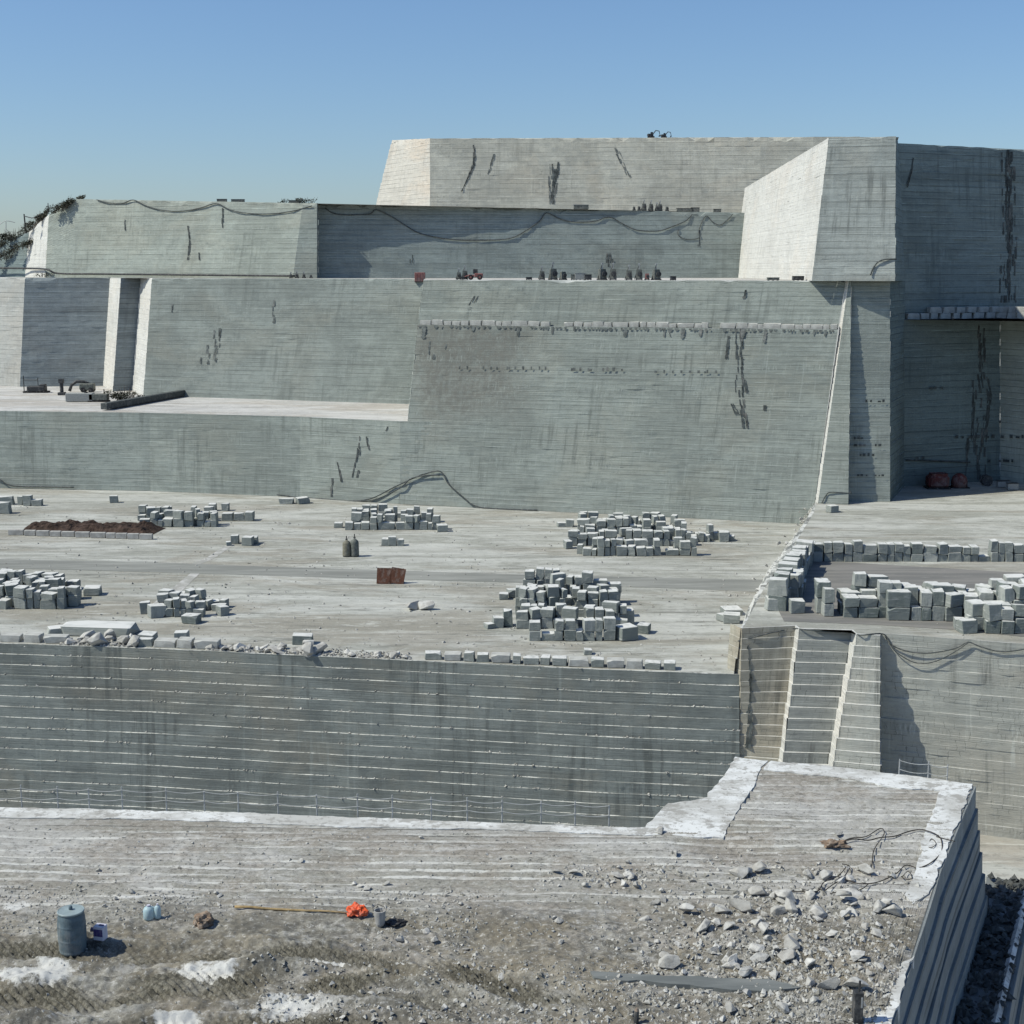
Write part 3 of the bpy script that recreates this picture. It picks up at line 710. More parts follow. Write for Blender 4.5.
for i in range(NU):
    for j in range(NV):
        t = j / (NV - 1); xl = lerp1([(0, 806), (.3, 795), (.75, 776), (1, 784)], t); x = xl + (1300 - xl) * (i / (NU - 1)) ** 1.6
        fr = lerp1([(776, 621), (880, 625), (960, 630), (1024, 637), (1300, 662)], x); re = lerp1([(776, 561), (806, 560), (1024, 573), (1300, 592)], x)
        q = GY(x, re + (fr - re) * t); gv.append((q.x, q.y, q.z + .012))
me = bpy.data.meshes.new('yard_bed'); me.from_pydata(gv, [], [(i * NV + j, (i + 1) * NV + j, (i + 1) * NV + j + 1, i * NV + j + 1) for i in range(NU - 1) for j in range(NV - 1)]); me.materials.append(M['damp'])
o = bpy.data.objects.new('yard_bed', me); col.objects.link(o); struct(o); fix_normals(o)

# ------------------------------------------------------------------ granite blocks
b = NB('granite_block', .9); o = b.coord('Object'); oi = b.n('ShaderNodeObjectInfo')
off_ = b.n('ShaderNodeVectorMath', operation='ADD'); b.l(o, off_.inputs[0])
cmb = b.n('ShaderNodeCombineXYZ'); 
for i in range(3): b.l(b.math('MULTIPLY', oi.outputs['Random'], 40.0 + i * 7), cmb.inputs[i])
b.l(cmb.outputs[0], off_.inputs[1]); vv = off_.outputs[0]
r0 = oi.outputs['Random']
c = b.mix(b.ramp(r0, .1, .95), (0.13, 0.152, 0.142), (0.34, 0.352, 0.325))
n = b.noise(vv, (3, 3, .8), 5, .65); c = b.mix(b.math('MULTIPLY', b.ramp(n, .40, .65), .6), c, (0.19, .21, .20))
n2 = b.noise(vv, (1.2, 1.2, 6), 5, .7); c = b.mix(b.math('MULTIPLY', b.ramp(n2, .55, .68), .5), c, (0.46, .46, .44))
geo = b.n('ShaderNodeNewGeometry'); sp_ = b.n('ShaderNodeSeparateXYZ'); b.l(geo.outputs['Normal'], sp_.inputs[0])
n3 = b.noise(vv, (2, 2, 2), 4, .6)
c = b.mix(b.math('MULTIPLY', b.ramp(sp_.outputs[2], .75, .95), b.ramp(n3, .3, .55, .45, .9)), c, (0.62, .615, .59))   # dusted tops, paled further to heighten their sunlit look
b.col(c); b.bump(b.math('ADD', n, n2), .6, .08); M['block'] = b.m
M['rust'] = plain('rusty_steel', (.105, .045, .028), .8, .5, 0, 2.0)
M['dark'] = plain('dark_steel', (.045, .047, .05), .6, .4)
M['black'] = plain('black_rubber', (.018, .018, .02), .7, .3)
M['cable'] = plain('dusty_hose', (.075, .085, .085), .7, .4)

def block_mesh(seed):
    rr = random.Random(seed); bm = bmesh.new(); bmesh.ops.create_cube(bm, size=1.0)
    for v in bm.verts: v.co += Vector([rr.uniform(-.07, .07) for _ in range(3)])
    bmesh.ops.bevel(bm, geom=bm.edges[:], offset=.03, segments=1, affect='EDGES')
    # knock a corner or two off
    for _ in range(rr.choice((0, 1, 1, 2))):
        d = Vector([rr.choice((-1, 1)) * rr.uniform(.6, 1) for _ in range(3)]).normalized()
        g = bmesh.ops.bisect_plane(bm, geom=bm.verts[:] + bm.edges[:] + bm.faces[:], plane_co=d * rr.uniform(.66, .76), plane_no=d, clear_outer=True)
        ed = [e for e in g['geom_cut'] if isinstance(e, bmesh.types.BMEdge)]
        if ed: bmesh.ops.contextual_create(bm, geom=ed)
    bmesh.ops.recalc_face_normals(bm, faces=bm.faces)
    for v in bm.verts: v.co.z += .5
    me = bpy.data.meshes.new('granite_block'); bm.to_mesh(me); bm.free(); me.materials.append(M['block']); return me
BM = [block_mesh(100 + i) for i in range(16)]
M['pale'] = plain('pale_stone', (.46, .46, .43), .9, .4, 0, 1.5)
BP = []
for q in BM[:8]:
    q2 = q.copy(); q2.materials.clear(); q2.materials.append(M['pale']); BP.append(q2)

ORD = ['first', 'second', 'third', 'fourth', 'fifth', 'sixth', 'seventh', 'eighth', 'ninth', 'tenth', 'eleventh', 'twelfth', 'thirteenth', 'fourteenth', 'fifteenth', 'sixteenth', 'seventeenth', 'eighteenth', 'nineteenth', 'twentieth']
ORD += ['twenty-' + q for q in ORD[:9]] + ['thirtieth'] + ['thirty-' + q for q in ORD[:9]] + ['fortieth']
TIER = ['bottom', 'second', 'third', 'fourth']
blocks = []      # dict(loc, dim, rz, tilt, label, group)
rowcount = {}
def pile_rows(pile, x0, x1, base, rows, tiers, z=0.0, size=1.15, pitch=1.3, fill=.85, jig=.12, group=None, gapf=.1, ang=0.0):
    """rows of blocks going back from the base line (px x0..x1, py base), stacked in tiers"""
    size *= .9; pitch *= .88
    A, C = G(x0, base, z), G(x1, base, z)
    d = (C - A); L = d.length; d.normalize(); nrm = Vector((-d.y, d.x, 0))
    for r in range(rows):
        rowcount[pile] = rowcount.get(pile, 0) + 1; rn = rowcount[pile]
        pos = rnd.uniform(-.3, .3); i = 0
        heights = []
        while pos < L - .4:
            wdt = size * rnd.choice((rnd.uniform(.6, .9), rnd.uniform(.85, 1.2), rnd.uniform(1.1, 1.7))); h = 0
            mt = tiers if rnd.random() < fill else max(1, tiers - 1)
            if rnd.random() < gapf: pos += wdt * .8; continue
            for t in range(mt):
                hh = size * rnd.uniform(.80, 1.12)
                if t == mt - 1 and tiers > 1 and rnd.random() < .25 : hh *= .75
                p = A + d * (pos + wdt / 2) + nrm * (r * pitch + size / 2 + rnd.uniform(-jig, jig))
                blocks.append(dict(loc=Vector((p.x, p.y, z + h)), dim=(wdt * rnd.uniform(.86, .97), size * rnd.uniform(.85, 1.15), hh), rz=math.atan2(d.y, d.x) + rnd.uniform(-1, 1) * jig * (1.3 if t else .7) * rnd.choice((1, 1, 3)), tilt=rnd.choice((0, 0, rnd.uniform(-.05, .05), rnd.uniform(-.22, .22))) if t == mt - 1 and t else 0,
                              pile=pile, row=rn, n=i, tier=t, group=group or 'granite blocks stacked on the quarry floors'))
                h += hh * 1.005
            pos += wdt; i += 1
def loose(pile, spec, z=0.0):
    """single blocks: (px, py of the front base, width px, height px, depth m, turn deg, label or None)"""
    for i, (px, py, wpx, hpx, dep, turn, lab) in enumerate(spec):
        p = G(px, py, z); s = (proj(p)[2]) / F
        blocks.append(dict(loc=p + Vector((0, dep / 2, 0)), dim=(wpx * s, dep, hpx * s * 1.0), rz=R(turn), tilt=0, pile=pile, row=0, n=i, tier=0, label=lab, group='granite blocks stacked on the quarry floors'))

PB, PA, PC, PD, PE, PF = 'pile nearest the pit edge', 'big pile under big wall', 'pile under arched cable', 'pile behind soil bed', 'pile at left picture edge', 'broken pile beside pale track'
pile_rows(PB, 530, 612, 641, 1, 2, fill=.75, gapf=.0, size=1.12, jig=.06)
pile_rows(PB, 516, 628, 629, 2, 2, fill=.8, size=1.12)
pile_rows(PB, 517, 622, 618, 2, 3, fill=.7, size=1.1)
pile_rows(PB, 520, 618, 606, 2, 3, fill=.6, size=1.15)
pile_rows(PB, 522, 560, 598, 1, 3, fill=.8, size=1.15)
loose(PB, [(626, 641, 20, 13, 1.6, 25, 'grey block at right front corner of the pile nearest the pit edge'), (644, 634, 13, 9, 1.2, -20, None), (628, 625, 10, 15, 1.1, 10, None), (498, 628, 11, 10, 1.1, 5, None), (489, 629, 8, 5, .9, 30, None), (508, 627, 9, 16, 1.1, 0, None), (513, 598, 12, 8, 1.2, 20, None), (504, 600, 9, 6, 1, 0, None)])
pile_rows(PA, 580, 700, 556, 2, 2, fill=.6, size=1.15)
pile_rows(PA, 570, 690, 546, 2, 2, fill=.65, size=1.1)
pile_rows(PA, 578, 678, 534, 2, 2, fill=.7, size=1.15)
pile_rows(PA, 580, 655, 527, 2, 2, fill=.6, size=1.1)
pile_rows(PA, 684, 726, 542, 2, 2, fill=.4, size=1.2)
loose(PA, [(562, 527, 9, 4, 1, 10, None), (570, 527, 8, 7, 1, 0, None), (568, 549, 7, 8, 1, 20, None), (730, 541, 9, 5, 1, -15, None)])
pile_rows(PC, 345, 438, 530, 2, 2, fill=.5, size=1.1)
pile_rows(PC, 352, 430, 524, 2, 2, fill=.65, size=1.15)
pile_rows(PC, 355, 408, 518, 1, 2, fill=.8, size=1.1)
loose(PC, [(338, 528, 8, 5, 1, 0, None), (442, 532, 10, 7, 1, 10, None)])
pile_rows(PD, 150, 215, 527, 2, 2, fill=.6, size=1.15)
pile_rows(PD, 136, 212, 521, 2, 2, fill=.5, size=1.1)
pile_rows(PD, 220, 256, 521, 1, 1, fill=1, size=1.3)
loose(PD, [(212, 511, 7, 7, 1, 0, None), (225, 511, 7, 7, 1, 0, None), (144, 527, 11, 8, 1, 8, None)])
pile_rows(PE, -60, 68, 609, 2, 2, fill=.7, size=1.15)
pile_rows(PE, -60, 62, 600, 2, 2, fill=.8, size=1.15)
pile_rows(PE, -60, 70, 592, 2, 2, fill=.7, size=1.15)
loose(PE, [(74, 600, 12, 11, 1.2, 20, None), (91, 596, 15, 8, 1.4, 5, None)])
pile_rows(PF, 163, 205, 617, 1, 2, fill=.6, size=1.0, jig=.25)
pile_rows(PF, 158, 222, 611, 2, 2, fill=.3, size=1.05, jig=.3)
loose(PF, [(144, 614, 10, 11, 1, 15, None), (156, 618, 16, 12, 1.2, 28, None), (190, 624, 16, 8, 1.2, -15, None), (222, 616, 10, 9, 1, 40, None)])
loose('small group', [(234, 544, 8, 8, 1, 5, 'small grey block, left one of the trio at the pale track'), (247, 546, 11, 9, 1.2, -8, 'biggest grey block of the trio at the pale track'), (254, 544, 6, 7, 1, 0, 'narrow grey block, right one of the trio at the pale track'),
      (228, 546, 5, 4, .7, 20, 'small white stone beside the trio of blocks at the pale track'),
      (385, 546, 7, 7, 1, 0, 'small grey block left of the twin drilling rig blocks under the arched cable'), (392, 546, 8, 9, 1.1, 4, 'squarish grey block, middle of three beside the upright cylinders'), (400, 546, 7, 6, 1, 10, 'low grey block, right of three beside the upright cylinders'),
      (3, 514, 12, 11, 1.3, 0, 'grey block at left picture edge below the hanging hose'), (5, 505, 14, 8, 1.3, 5, 'upper grey block at left picture edge below the hanging hose'), (20, 505, 5, 8, .8, 0, 'thin upright grey block near left picture edge'), (27, 506, 8, 10, 1, 0, 'white topped upright grey block near left picture edge'), (36, 506, 10, 6, 1, 0, 'low grey block, last of the short row near left edge'),
      (113, 503, 8, 7, 1, 10, 'dark lone block at the foot of the low wall'), (286, 504, 14, 5, 1.2, 0, 'flat grey block by the wall foot where the hose starts'), (302, 504, 12, 6, 1.2, 30, 'tilted dark block by the wall foot where the hose starts'),
      (302, 645, 20, 9, 1.2, 0, 'dark brown grey block standing behind the rubble at the pit edge'), (146, 643, 16, 8, 1.5, -8, 'pale slab block behind the pit edge kerb, left of a dark cube'), (180, 643, 14, 10, 1.1, 4, 'dark grey cube block standing alone behind the pit edge kerb'),
      (588, 655, 8, 5, .8, 0, 'small dark block alone before the pile nearest the pit edge')])
# long kerb stones along the pit edge
def pit_edge(x): 
    for (a, b_), (c2, d2) in zip(t0, t0[1:]):
        if a <= x <= c2: return b_ + (d2 - b_) * (x - a) / (c2 - a)
x = -60; kn = 0
kerb = []
for x0, x1 in ((-60, 58), (137, 206), (424, 672)):
    x = x0
    while x < x1 - 6:
        wpx = rnd.uniform(10, 24) if x > 400 else rnd.uniform(14, 28)
        kerb.append((x + wpx / 2, pit_edge(x + wpx / 2) - 1.2, wpx - 2.5, rnd.uniform(6.5, 8.8), rnd.uniform(.8, 1.1), rnd.uniform(-5, 5))); x += wpx
for k, q in enumerate(kerb):
    p = G(q[0], q[1], 0); s = proj(p)[2] / F
    blocks.append(dict(loc=p + Vector((0, q[4] / 2, 0)), dim=(q[2] * s, q[4], q[3] * s), rz=R(q[5] - 5), tilt=0, pile='kerb', row=0, n=k, tier=0, label='long pale kerb block on the pit edge, %s from the left end' % ORD[k], group='kerb blocks along the pit edge'))
loose('slabs', [(92, 640, 92, 9, 5, -7, None), (62, 637, 26, 6, 3, 24, None)])
blocks[-2]['label'] = 'long flat granite slab lying behind the rubble at the pit edge'; blocks[-1]['label'] = 'thin tilted granite slab left of the long flat slab'
blocks[-2]['dim'] = (6.6, 2.6, .9); blocks[-1]['dim'] = (3.4, 1.4, .7)
# the walled yard
YR, YL, YF = 'rear wall of yard', 'left wall of yard', 'front wall of yard'
pile_rows(YR, 808, 1100, 563, 1, 2, z=3, fill=.97, gapf=.0, size=1.2, jig=.05)
for k in range(len(blocks)): pass
def row_line(pile, pts, tiers, z, size, fill=.9, jig=.06, turn=0):
    rowcount[pile] = rowcount.get(pile, 0) + 1
    i = 0
    for a, c2 in zip(pts, pts[1:]):
        A, C = GY(*a), GY(*c2); d = C - A; L = d.length; d.normalize(); pos = 0
        while pos < L - .3:
            wdt = size * rnd.uniform(.8, 1.2); h = 0
            for t in range(tiers if rnd.random() < fill else tiers - 1):
                hh = size * rnd.uniform(.82, 1.05); p = A + d * (pos + wdt / 2)
                blocks.append(dict(loc=Vector((p.x + rnd.uniform(-jig, jig), p.y + rnd.uniform(-jig, jig), zy(p.y) + h)), dim=(size * rnd.uniform(.9, 1.35), wdt * .94, hh), rz=math.atan2(d.y, d.x) - math.pi / 2 + rnd.uniform(-jig, jig), tilt=0, pile=pile, row=rowcount[pile], n=i, tier=t, group='granite blocks walling the higher yard'))
                h += hh
            pos += wdt; i += 1
kb = len(blocks)
row_line(YL, [(776, 611), (792, 582), (806, 562)], 2, 3, 1.35, .9)
row_line(YL, [(791, 600), (798, 590)], 2, 3, 1.2, .9)
loose(YF, [(798, 614, 14, 13, 1.2, 3, 'squat block, bottom one at left end of front yard wall'), (776, 611, 18, 12, 1.3, 0, 'wide block at the corner of left and front yard walls')], 4)
pile_rows(YF, 822, 836, 617, 2, 2, z=4, fill=1, gapf=0, size=1.6, jig=.06)
pile_rows(YF, 842, 884, 618, 3, 3, z=4, fill=.8, gapf=.0, size=1.25, jig=.08)
pile_rows(YF, 887, 940, 621, 3, 2, z=4, fill=.95, gapf=.0, size=1.5, jig=.1)
pile_rows(YF, 944, 1000, 622, 3, 2, z=4, fill=.85, gapf=.0, size=1.45, jig=.16)
pile_rows(YF, 958, 1024, 634, 2, 2, z=4, fill=.7, gapf=.05, size=1.4, jig=.14)
pile_rows(YF, 1002, 1100, 628, 4, 3, z=4, fill=.7, gapf=.0, size=1.3, jig=.1)
loose('yard corner', [(832, 512, 9, 6, 1.2, 20, 'pale block alone on the yard floor before the white buttress edge'), (733, 624, 16, 9, 1.4, -8, 'pale block at the corner between platform and yard'), (726, 622, 12, 7, 1.2, 30, 'white topped block left of the yard corner'), (733, 616, 18, 6, 2, 10, 'flat white slab on the blocks by the yard corner')], 0)
for q in blocks[-4:-3]: q['loc'] = G(832, 512, 3)
# ledge blocks: crest ledge of the big wall and the recess ledge
for k, W in enumerate((0,)):
    a0, a1 = st2[1][1], st2[-1][1]; L = (a1 - a0).length; pos = .3; i = 0; dd = (a1 - a0).normalized()
    while pos < L - 1:
        wdt = rnd.uniform(.8, 2.6); 
        if rnd.random() < .96:
            p = a0 + dd * (pos + wdt / 2) + Vector((0, .35, 0))
            blocks.append(dict(loc=p, dim=(wdt * rnd.uniform(.9, .99), .7, rnd.uniform(.55, .8)), rz=math.atan2(dd.y, dd.x), tilt=0, pile='crest', row=0, n=i, tier=0, label='small stone in the row on the big wall crest ledge, %s from left' % (ORD[i] if i < len(ORD) else 'near the right end, number %d' % i), group='stones along the crest ledge')); i += 1
        pos += wdt
i = 0
for x0, x1, t in ((906, 1040, 0), (928, 1040, 1)):
    x = x0
    while x < x1:
        wp = rnd.uniform(8, 14); xm = x + wp / 2; p = Q(xm, 202.9 + (xm - 904) * .0646 if xm < 1000 else 209.1 - (xm - 1000) * .131, 27); s = proj(p)[2] / F
        blocks.append(dict(loc=p + Vector((0, .35, t * .85)), dim=(wp * s * .96, .8, .84), rz=R(18 if xm < 1000 else -38), tilt=0, pile='recess', row=0, n=i, tier=t, label='pale block on the recess ledge, %s course, %s from its left end' % (('lower', 'upper')[t], ORD[i]), group='blocks on the recess ledge')); x += wp; i += 1
    i = 0

seen = {}
for q in blocks:
    x, y, c_ = proj(q['loc']); q['size'] = q['dim'][0] * q['dim'][2] / c_ ** 2; q['in'] = -15 < x < 1040
vis = sorted([q for q in blocks if q['in']], key=lambda q: -q['size'] * (40 if q['pile'] in ('crest', 'recess') else 1))
keep, rest = vis[:300], vis[300:]
def place_block(q, k):
    o = bpy.data.objects.new('granite_block', BP[k % len(BP)] if q['pile'] in ('crest', 'recess', 'kerb') else BM[k % len(BM)]); col.objects.link(o)
    o.location = q['loc']; o.scale = q['dim']; o.rotation_euler = (q['tilt'], 0, q['rz'])
    o['category'] = 'block'; o['group'] = q['group']
    rows = {YR: '', YL: ''}
    lab = q.get('label')
    if not lab:
        rw = '' if q['row'] in (0,) else ('%s row, ' % (ORD[q['row'] - 1] if q['row'] > 1 else 'front'))
        if q['row'] == 0: lab = 'loose granite block beside the %s, %s from its left' % (q['pile'], ORD[q['n']])
        else: lab = '%s tier block, %s%s from left, %s' % (TIER[q['tier']], rw, ORD[q['n'] % len(ORD)], q['pile'])
        if q['pile'] == YL: lab = '%s tier block, %s from the front, %s %s' % (TIER[q['tier']], ORD[q['n']], 'outer' if q['row'] == 1 else 'inner', q['pile'])
    o['label'] = lab
    return o
for k, q in enumerate(keep): place_block(q, k)
mb = MB()
if rest:
    bm = bmesh.new()
    for k, q in enumerate(rest):
        t = bmesh.new(); t.from_mesh(BM[k % len(BM)])
        mtx = Matrix.Translation(q['loc']) @ Matrix.Rotation(q['rz'], 4, 'Z') @ Matrix.Diagonal((*q['dim'], 1))
        t.transform(mtx); tm = bpy.data.meshes.new('tmp'); t.to_mesh(tm); t.free(); bm.from_mesh(tm); bpy.data.meshes.remove(tm)
    me = bpy.data.meshes.new('granite_blocks'); bm.to_mesh(me); bm.free(); me.materials.append(M['block'])
    o = bpy.data.objects.new('granite_blocks', me); col.objects.link(o)
    tag(o, 'small distant grey granite blocks filling the backs of the stacked piles', 'blocks', None, 'stuff')
print('BLOCKS', len(blocks), len(vis), len(rest))
# ------------------------------------------------------------------ cracks and drill marks in the faces
M['crack'] = plain('dark_fissure', (.075, .086, .086), .95, .5, 0, 1.5)
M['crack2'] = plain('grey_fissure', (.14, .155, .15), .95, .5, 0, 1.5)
for W, path, w_, sp_, g, m in (
    (U7, [(477, 145), (474, 165), (463, 193)], .8, .3, .1, 'crack'), (U7, [(492, 154), (490, 176)], .6, .3, .3, 'crack2'), (U7, [(549, 164), (549, 186), (549, 206)], 1.0, .5, .2, 'crack2'), (U7, [(555, 162), (554, 202)], .9, .3, .1, 'crack'), (U7, [(619, 148), (624, 162), (627, 178)], 1.0, 1.2, .3, 'crack2'), (U7, [(645, 177), (644, 184)], .6, .3, .3, 'crack2'),
    (U5, [(189, 226), (191, 244), (189, 262)], .9, .4, .15, 'crack'), (U5, [(223, 208), (224, 230)], .6, .3, .2, 'crack'), (U5, [(198, 245), (200, 262)], .3, .2, .2, 'crack'), (U5, [(125, 214), (126, 232)], .5, .3, .4, 'crack2'),
    (U5, [(609, 253), (609, 269)], 1.3, .4, .1, 'crack'), (U5, [(412, 255), (413, 265)], .5, .3, .2, 'crack'), (U5, [(700, 230), (696, 248)], .4, .3, .2, 'crack'),
    (W4, [(218, 328), (216, 345), (213, 364)], 1.6, 1.6, .35, 'crack2'), (W4, [(208, 345), (206, 366)], 1.2, 1.4, .4, 'crack2'), (W4, [(172, 302), (169, 314)], .8, .5, .3, 'crack2'), (W4, [(274, 296), (276, 325)], 1.0, .7, .3, 'crack2'),
    (W3, [(331, 478), (333, 499)], .7, .6, .25, 'crack'), (W3, [(338, 462), (341, 484)], .7, .6, .2, 'crack'), (W3, [(361, 436), (360, 455), (355, 480)], .5, .4, .2, 'crack'), (W3, [(366, 434), (368, 452)], .8, .4, .2, 'crack'), (W3, [(389, 422), (383, 438)], .4, .4, .3, 'crack'),
    (W2, [(737, 328), (741, 355), (742, 395), (741, 430)], .95, .7, .1, 'crack'), (W2, [(729, 336), (728, 362)], .35, .2, .1, 'crack'), (W2, [(735, 404), (735, 416)], .5, .2, .1, 'crack'), (W2, [(764, 405), (765, 413)], .6, .2, .2, 'crack'), (W2, [(745, 372), (744, 395)], .4, .4, .3, 'crack'),
    (W2, [(452, 329), (451, 352)], 1.0, 1.8, .5, 'crack2'), (W2, [(447, 350), (440, 400)], .7, 1.6, .6, 'crack2'), (W2, [(436, 340), (434, 362)], .7, 1.6, .5, 'crack2'), (W2, [(673, 330), (674, 352)], .3, .3, .3, 'crack2'), (W2u, [(746, 290), (747, 302)], .5, .2, .1, 'crack'), (W2u, [(478, 296), (466, 312)], .9, 1.0, .4, 'crack'),
    (U1b, [(1007, 150), (1007, 220), (1005, 305)], 1.6, .5, .08, 'crack'), (U1b, [(1013, 152), (1012, 220), (1012, 305)], 1.1, .5, .15, 'crack'), (U1b, [(1018, 150), (1021, 178)], .4, .3, .1, 'crack'), (U1b, [(913, 158), (911, 172), (907, 190)], .4, .2, .1, 'crack'),
    (U1a, [(980, 326), (978, 360), (983, 400), (979, 440), (977, 482)], 1.7, 1.2, .05, 'crack'), (U1a, [(984, 372), (988, 396), (984, 440)], .6, .5, .1, 'crack'), (U1a, [(975, 380), (974, 455)], .6, .5, .1, 'crack'), (U1a, [(967, 438), (965, 478)], .8, .3, .1, 'crack'),
    (W1, [(749, 645), (751, 690), (748, 752)], .42, .12, .0, 'crack')):
    W.crack(path, w_, M[m], gap=g, spread=sp_)
def dots(W, x0, x1, y, step, w_, h_, skip=.25, mat='crack'):
    mb = MB(); x = x0
    while x < x1:
        if rnd.random() > skip:
            k, f, t = W.find(x, y); ou = W.outward(k, f); al = Vector((-ou.y, ou.x, 0)); p = W.pt(k, f, t) + ou * .16
            a = w_ * rnd.uniform(.6, 1.2) / 2; c = h_ * rnd.uniform(.6, 1.2); p = p + ou * .06; q = p + Vector((0, 0, c))
            mb.face([p - al * a, p + al * a, q + al * a, q - al * a])
        x += step * rnd.uniform(.7, 1.4)
    if mb.f: mb.build('drill_mark', M[mat], W.obj)
dots(W2, 462, 545, 369.5, 4.2, .3, .4, .2, 'crack2'); dots(W2, 572, 625, 371, 3.6, .35, .45, .2, 'crack2'); dots(W2, 650, 714, 373, 3.8, .32, .45, .15, 'crack2')
for y, x0, x1 in ((402, 866, 886), (439, 854, 864), (446, 855, 884), (456, 857, 882), (476, 858, 884)): dots(W2b, x0, x1, y, 3.6, .35, .35, .25)
for y, x0, x1 in ((389, 930, 946), (423, 996, 1012), (438, 950, 1024), (459, 917, 938), (462, 988, 1024)): dots(U1a, x0, x1, y, 5, .55, .45, .2)
mb = MB()
for y, x0, x1 in ((459.5, 905, 972), ):
    pts = [U1a.at(x, y + (x - x0) * .04, .25) for x in range(x0, x1, 8)]; mb.tube(pts, .12, 4)
mb.build('crack', M['crack'], U1a.obj)
mb = MB(); L = (W2.st[2][1] - W2.st[1][1]).length; u = 0.3      # short dark tapering strips under the crest stones
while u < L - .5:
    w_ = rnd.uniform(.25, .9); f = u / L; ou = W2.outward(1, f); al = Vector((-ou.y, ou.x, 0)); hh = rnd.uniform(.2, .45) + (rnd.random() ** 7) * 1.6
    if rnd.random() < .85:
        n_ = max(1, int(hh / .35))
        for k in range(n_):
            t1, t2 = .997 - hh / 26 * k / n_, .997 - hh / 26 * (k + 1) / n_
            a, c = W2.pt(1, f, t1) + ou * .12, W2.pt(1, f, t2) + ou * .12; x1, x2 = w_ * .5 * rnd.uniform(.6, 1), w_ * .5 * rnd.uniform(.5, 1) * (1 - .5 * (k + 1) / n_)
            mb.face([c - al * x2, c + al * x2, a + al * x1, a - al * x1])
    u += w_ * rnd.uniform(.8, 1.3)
mb.build('crest_strips', M['crack2'], W2.obj)
# ------------------------------------------------------------------ hoses on the faces
def smooth(pts, n=5):
    out = []
    for i in range(len(pts) - 1):
        p0, p1, p2, p3 = pts[max(0, i - 1)], pts[i], pts[i + 1], pts[min(len(pts) - 1, i + 2)]
        for j in range(n):
            t = j / n
            out.append(.5 * ((2 * p1) + (p2 - p0) * t + (2 * p0 - 5 * p1 + 4 * p2 - p3) * t * t + (3 * p1 - p0 - 3 * p2 + p3) * t ** 3))
    return out + [pts[-1]]
def hose(name, pts, r, mat, label, cat='hose', group=None):
    mb = MB(); mb.tube(smooth(pts), r, 6); o = mb.build(name, mat, None, True); return tag(o, label, cat, group)
P = lambda W, L, o=.2: [W.at(x, y, o) for x, y in L]
hose('hose', P(U5, [(99, 200), (110, 203), (122, 203.5), (133, 200), (148, 206), (165, 210.5), (185, 211), (202, 208), (216, 203.5), (232, 210), (250, 213.5), (272, 214), (292, 211), (312, 206)]), .10, M['cable'], 'dark hose hanging in swags along the top of the pale left terrace wall')
hose('hose', P(U5, [(322, 208), (332, 213), (350, 215), (366, 214), (378, 210), (388, 216), (402, 225), (420, 233), (440, 238), (465, 240), (490, 240), (512, 238), (528, 231), (540, 221), (548, 213), (560, 219), (576, 222), (594, 221), (611, 217), (625, 224), (640, 230), (655, 231), (672, 227), (682, 221), (690, 214.5)]), .10, M['cable'], 'long dark hose swagged across the shaded terrace wall below the top block')
hose('hose', P(U5, [(675, 229), (680, 235), (688, 239), (697, 238), (701, 230), (704, 216), (710, 222), (718, 225), (727, 221), (732, 214)]), .075, M['cable'], 'thin looped hose at the right end of the shaded terrace wall')
hose('pipe', [Q(x, D, L2 + z) for x, D, z in ((-30, 298, 1.9), (20, 289.5, 1.8), (46, 278.8, 1.6), (58, 277.6, .8), (100, 273.8, .7), (160, 268, .6), (220, 262, .5), (296, 255.4, .4))], .2, M['dark'], 'dark pipe lying along the foot of the pale left terrace wall', 'pipe')
hose('hose', [W3.at(278, 494, .5)] + P(W3, [(300, 497.5), (330, 499), (352, 501)], .35) + P(W3, [(372, 498), (395, 487)], .3) + P(W2, [(413, 477), (424, 473.5), (441, 471)], .3) + P(W2, [(452, 484), (466, 497), (478, 506)], .3) + P(W2, [(500, 508.5), (535, 509.5)], .3), .10, M['cable'], 'dark hose arching up the foot of the big wall to one peg')
hose('hose', P(W3, [(352, 502), (375, 499.5), (398, 488)], .4) + P(W2, [(414, 479), (428, 475.5), (443, 475)], .4), .10, M['cable'], 'second shorter hose strand under the arched hose at the wall foot')
hose('hose', P(W3, [(-20, 472), (0, 479), (8, 484), (20, 486), (45, 486.5), (75, 487)], .3), .10, M['cable'], 'black hose hanging low on the wall at the left picture edge')
hose('hose', P(W1, [(740, 641), (757, 636), (774, 632), (795, 628)], .2) + P(W1, [(803, 627.5), (828, 630.5), (850, 631.5)], .2) + P(W1, [(862, 632), (879, 633)], .2) + P(W1, [(892, 644), (906, 650), (925, 652.5), (945, 650), (958, 646), (968, 641), (980, 646), (996, 650), (1012, 650), (1035, 646)], .25), .055, M['cable'], 'dark hose sagging along the top of the jointed right wall')
hose('hose', P(W1, [(882, 635), (893, 648), (905, 657), (918, 662), (932, 661), (948, 655), (960, 647), (968, 641.5)], .3), .045, M['cable'], 'lower hose strand sagging below the other on the right wall')
hose('hose', P(W2b, [(846, 491), (838, 493), (831, 492), (826, 495), (822, 503)], .2), .075, M['cable'], 'short hose curling at the foot of the white edged buttress')
hose('hose', P(U2, [(870, 275), (875, 266), (882, 260), (894, 259)], .2), .10, M['cable'], 'short dark hose at the foot of the grey tower block')

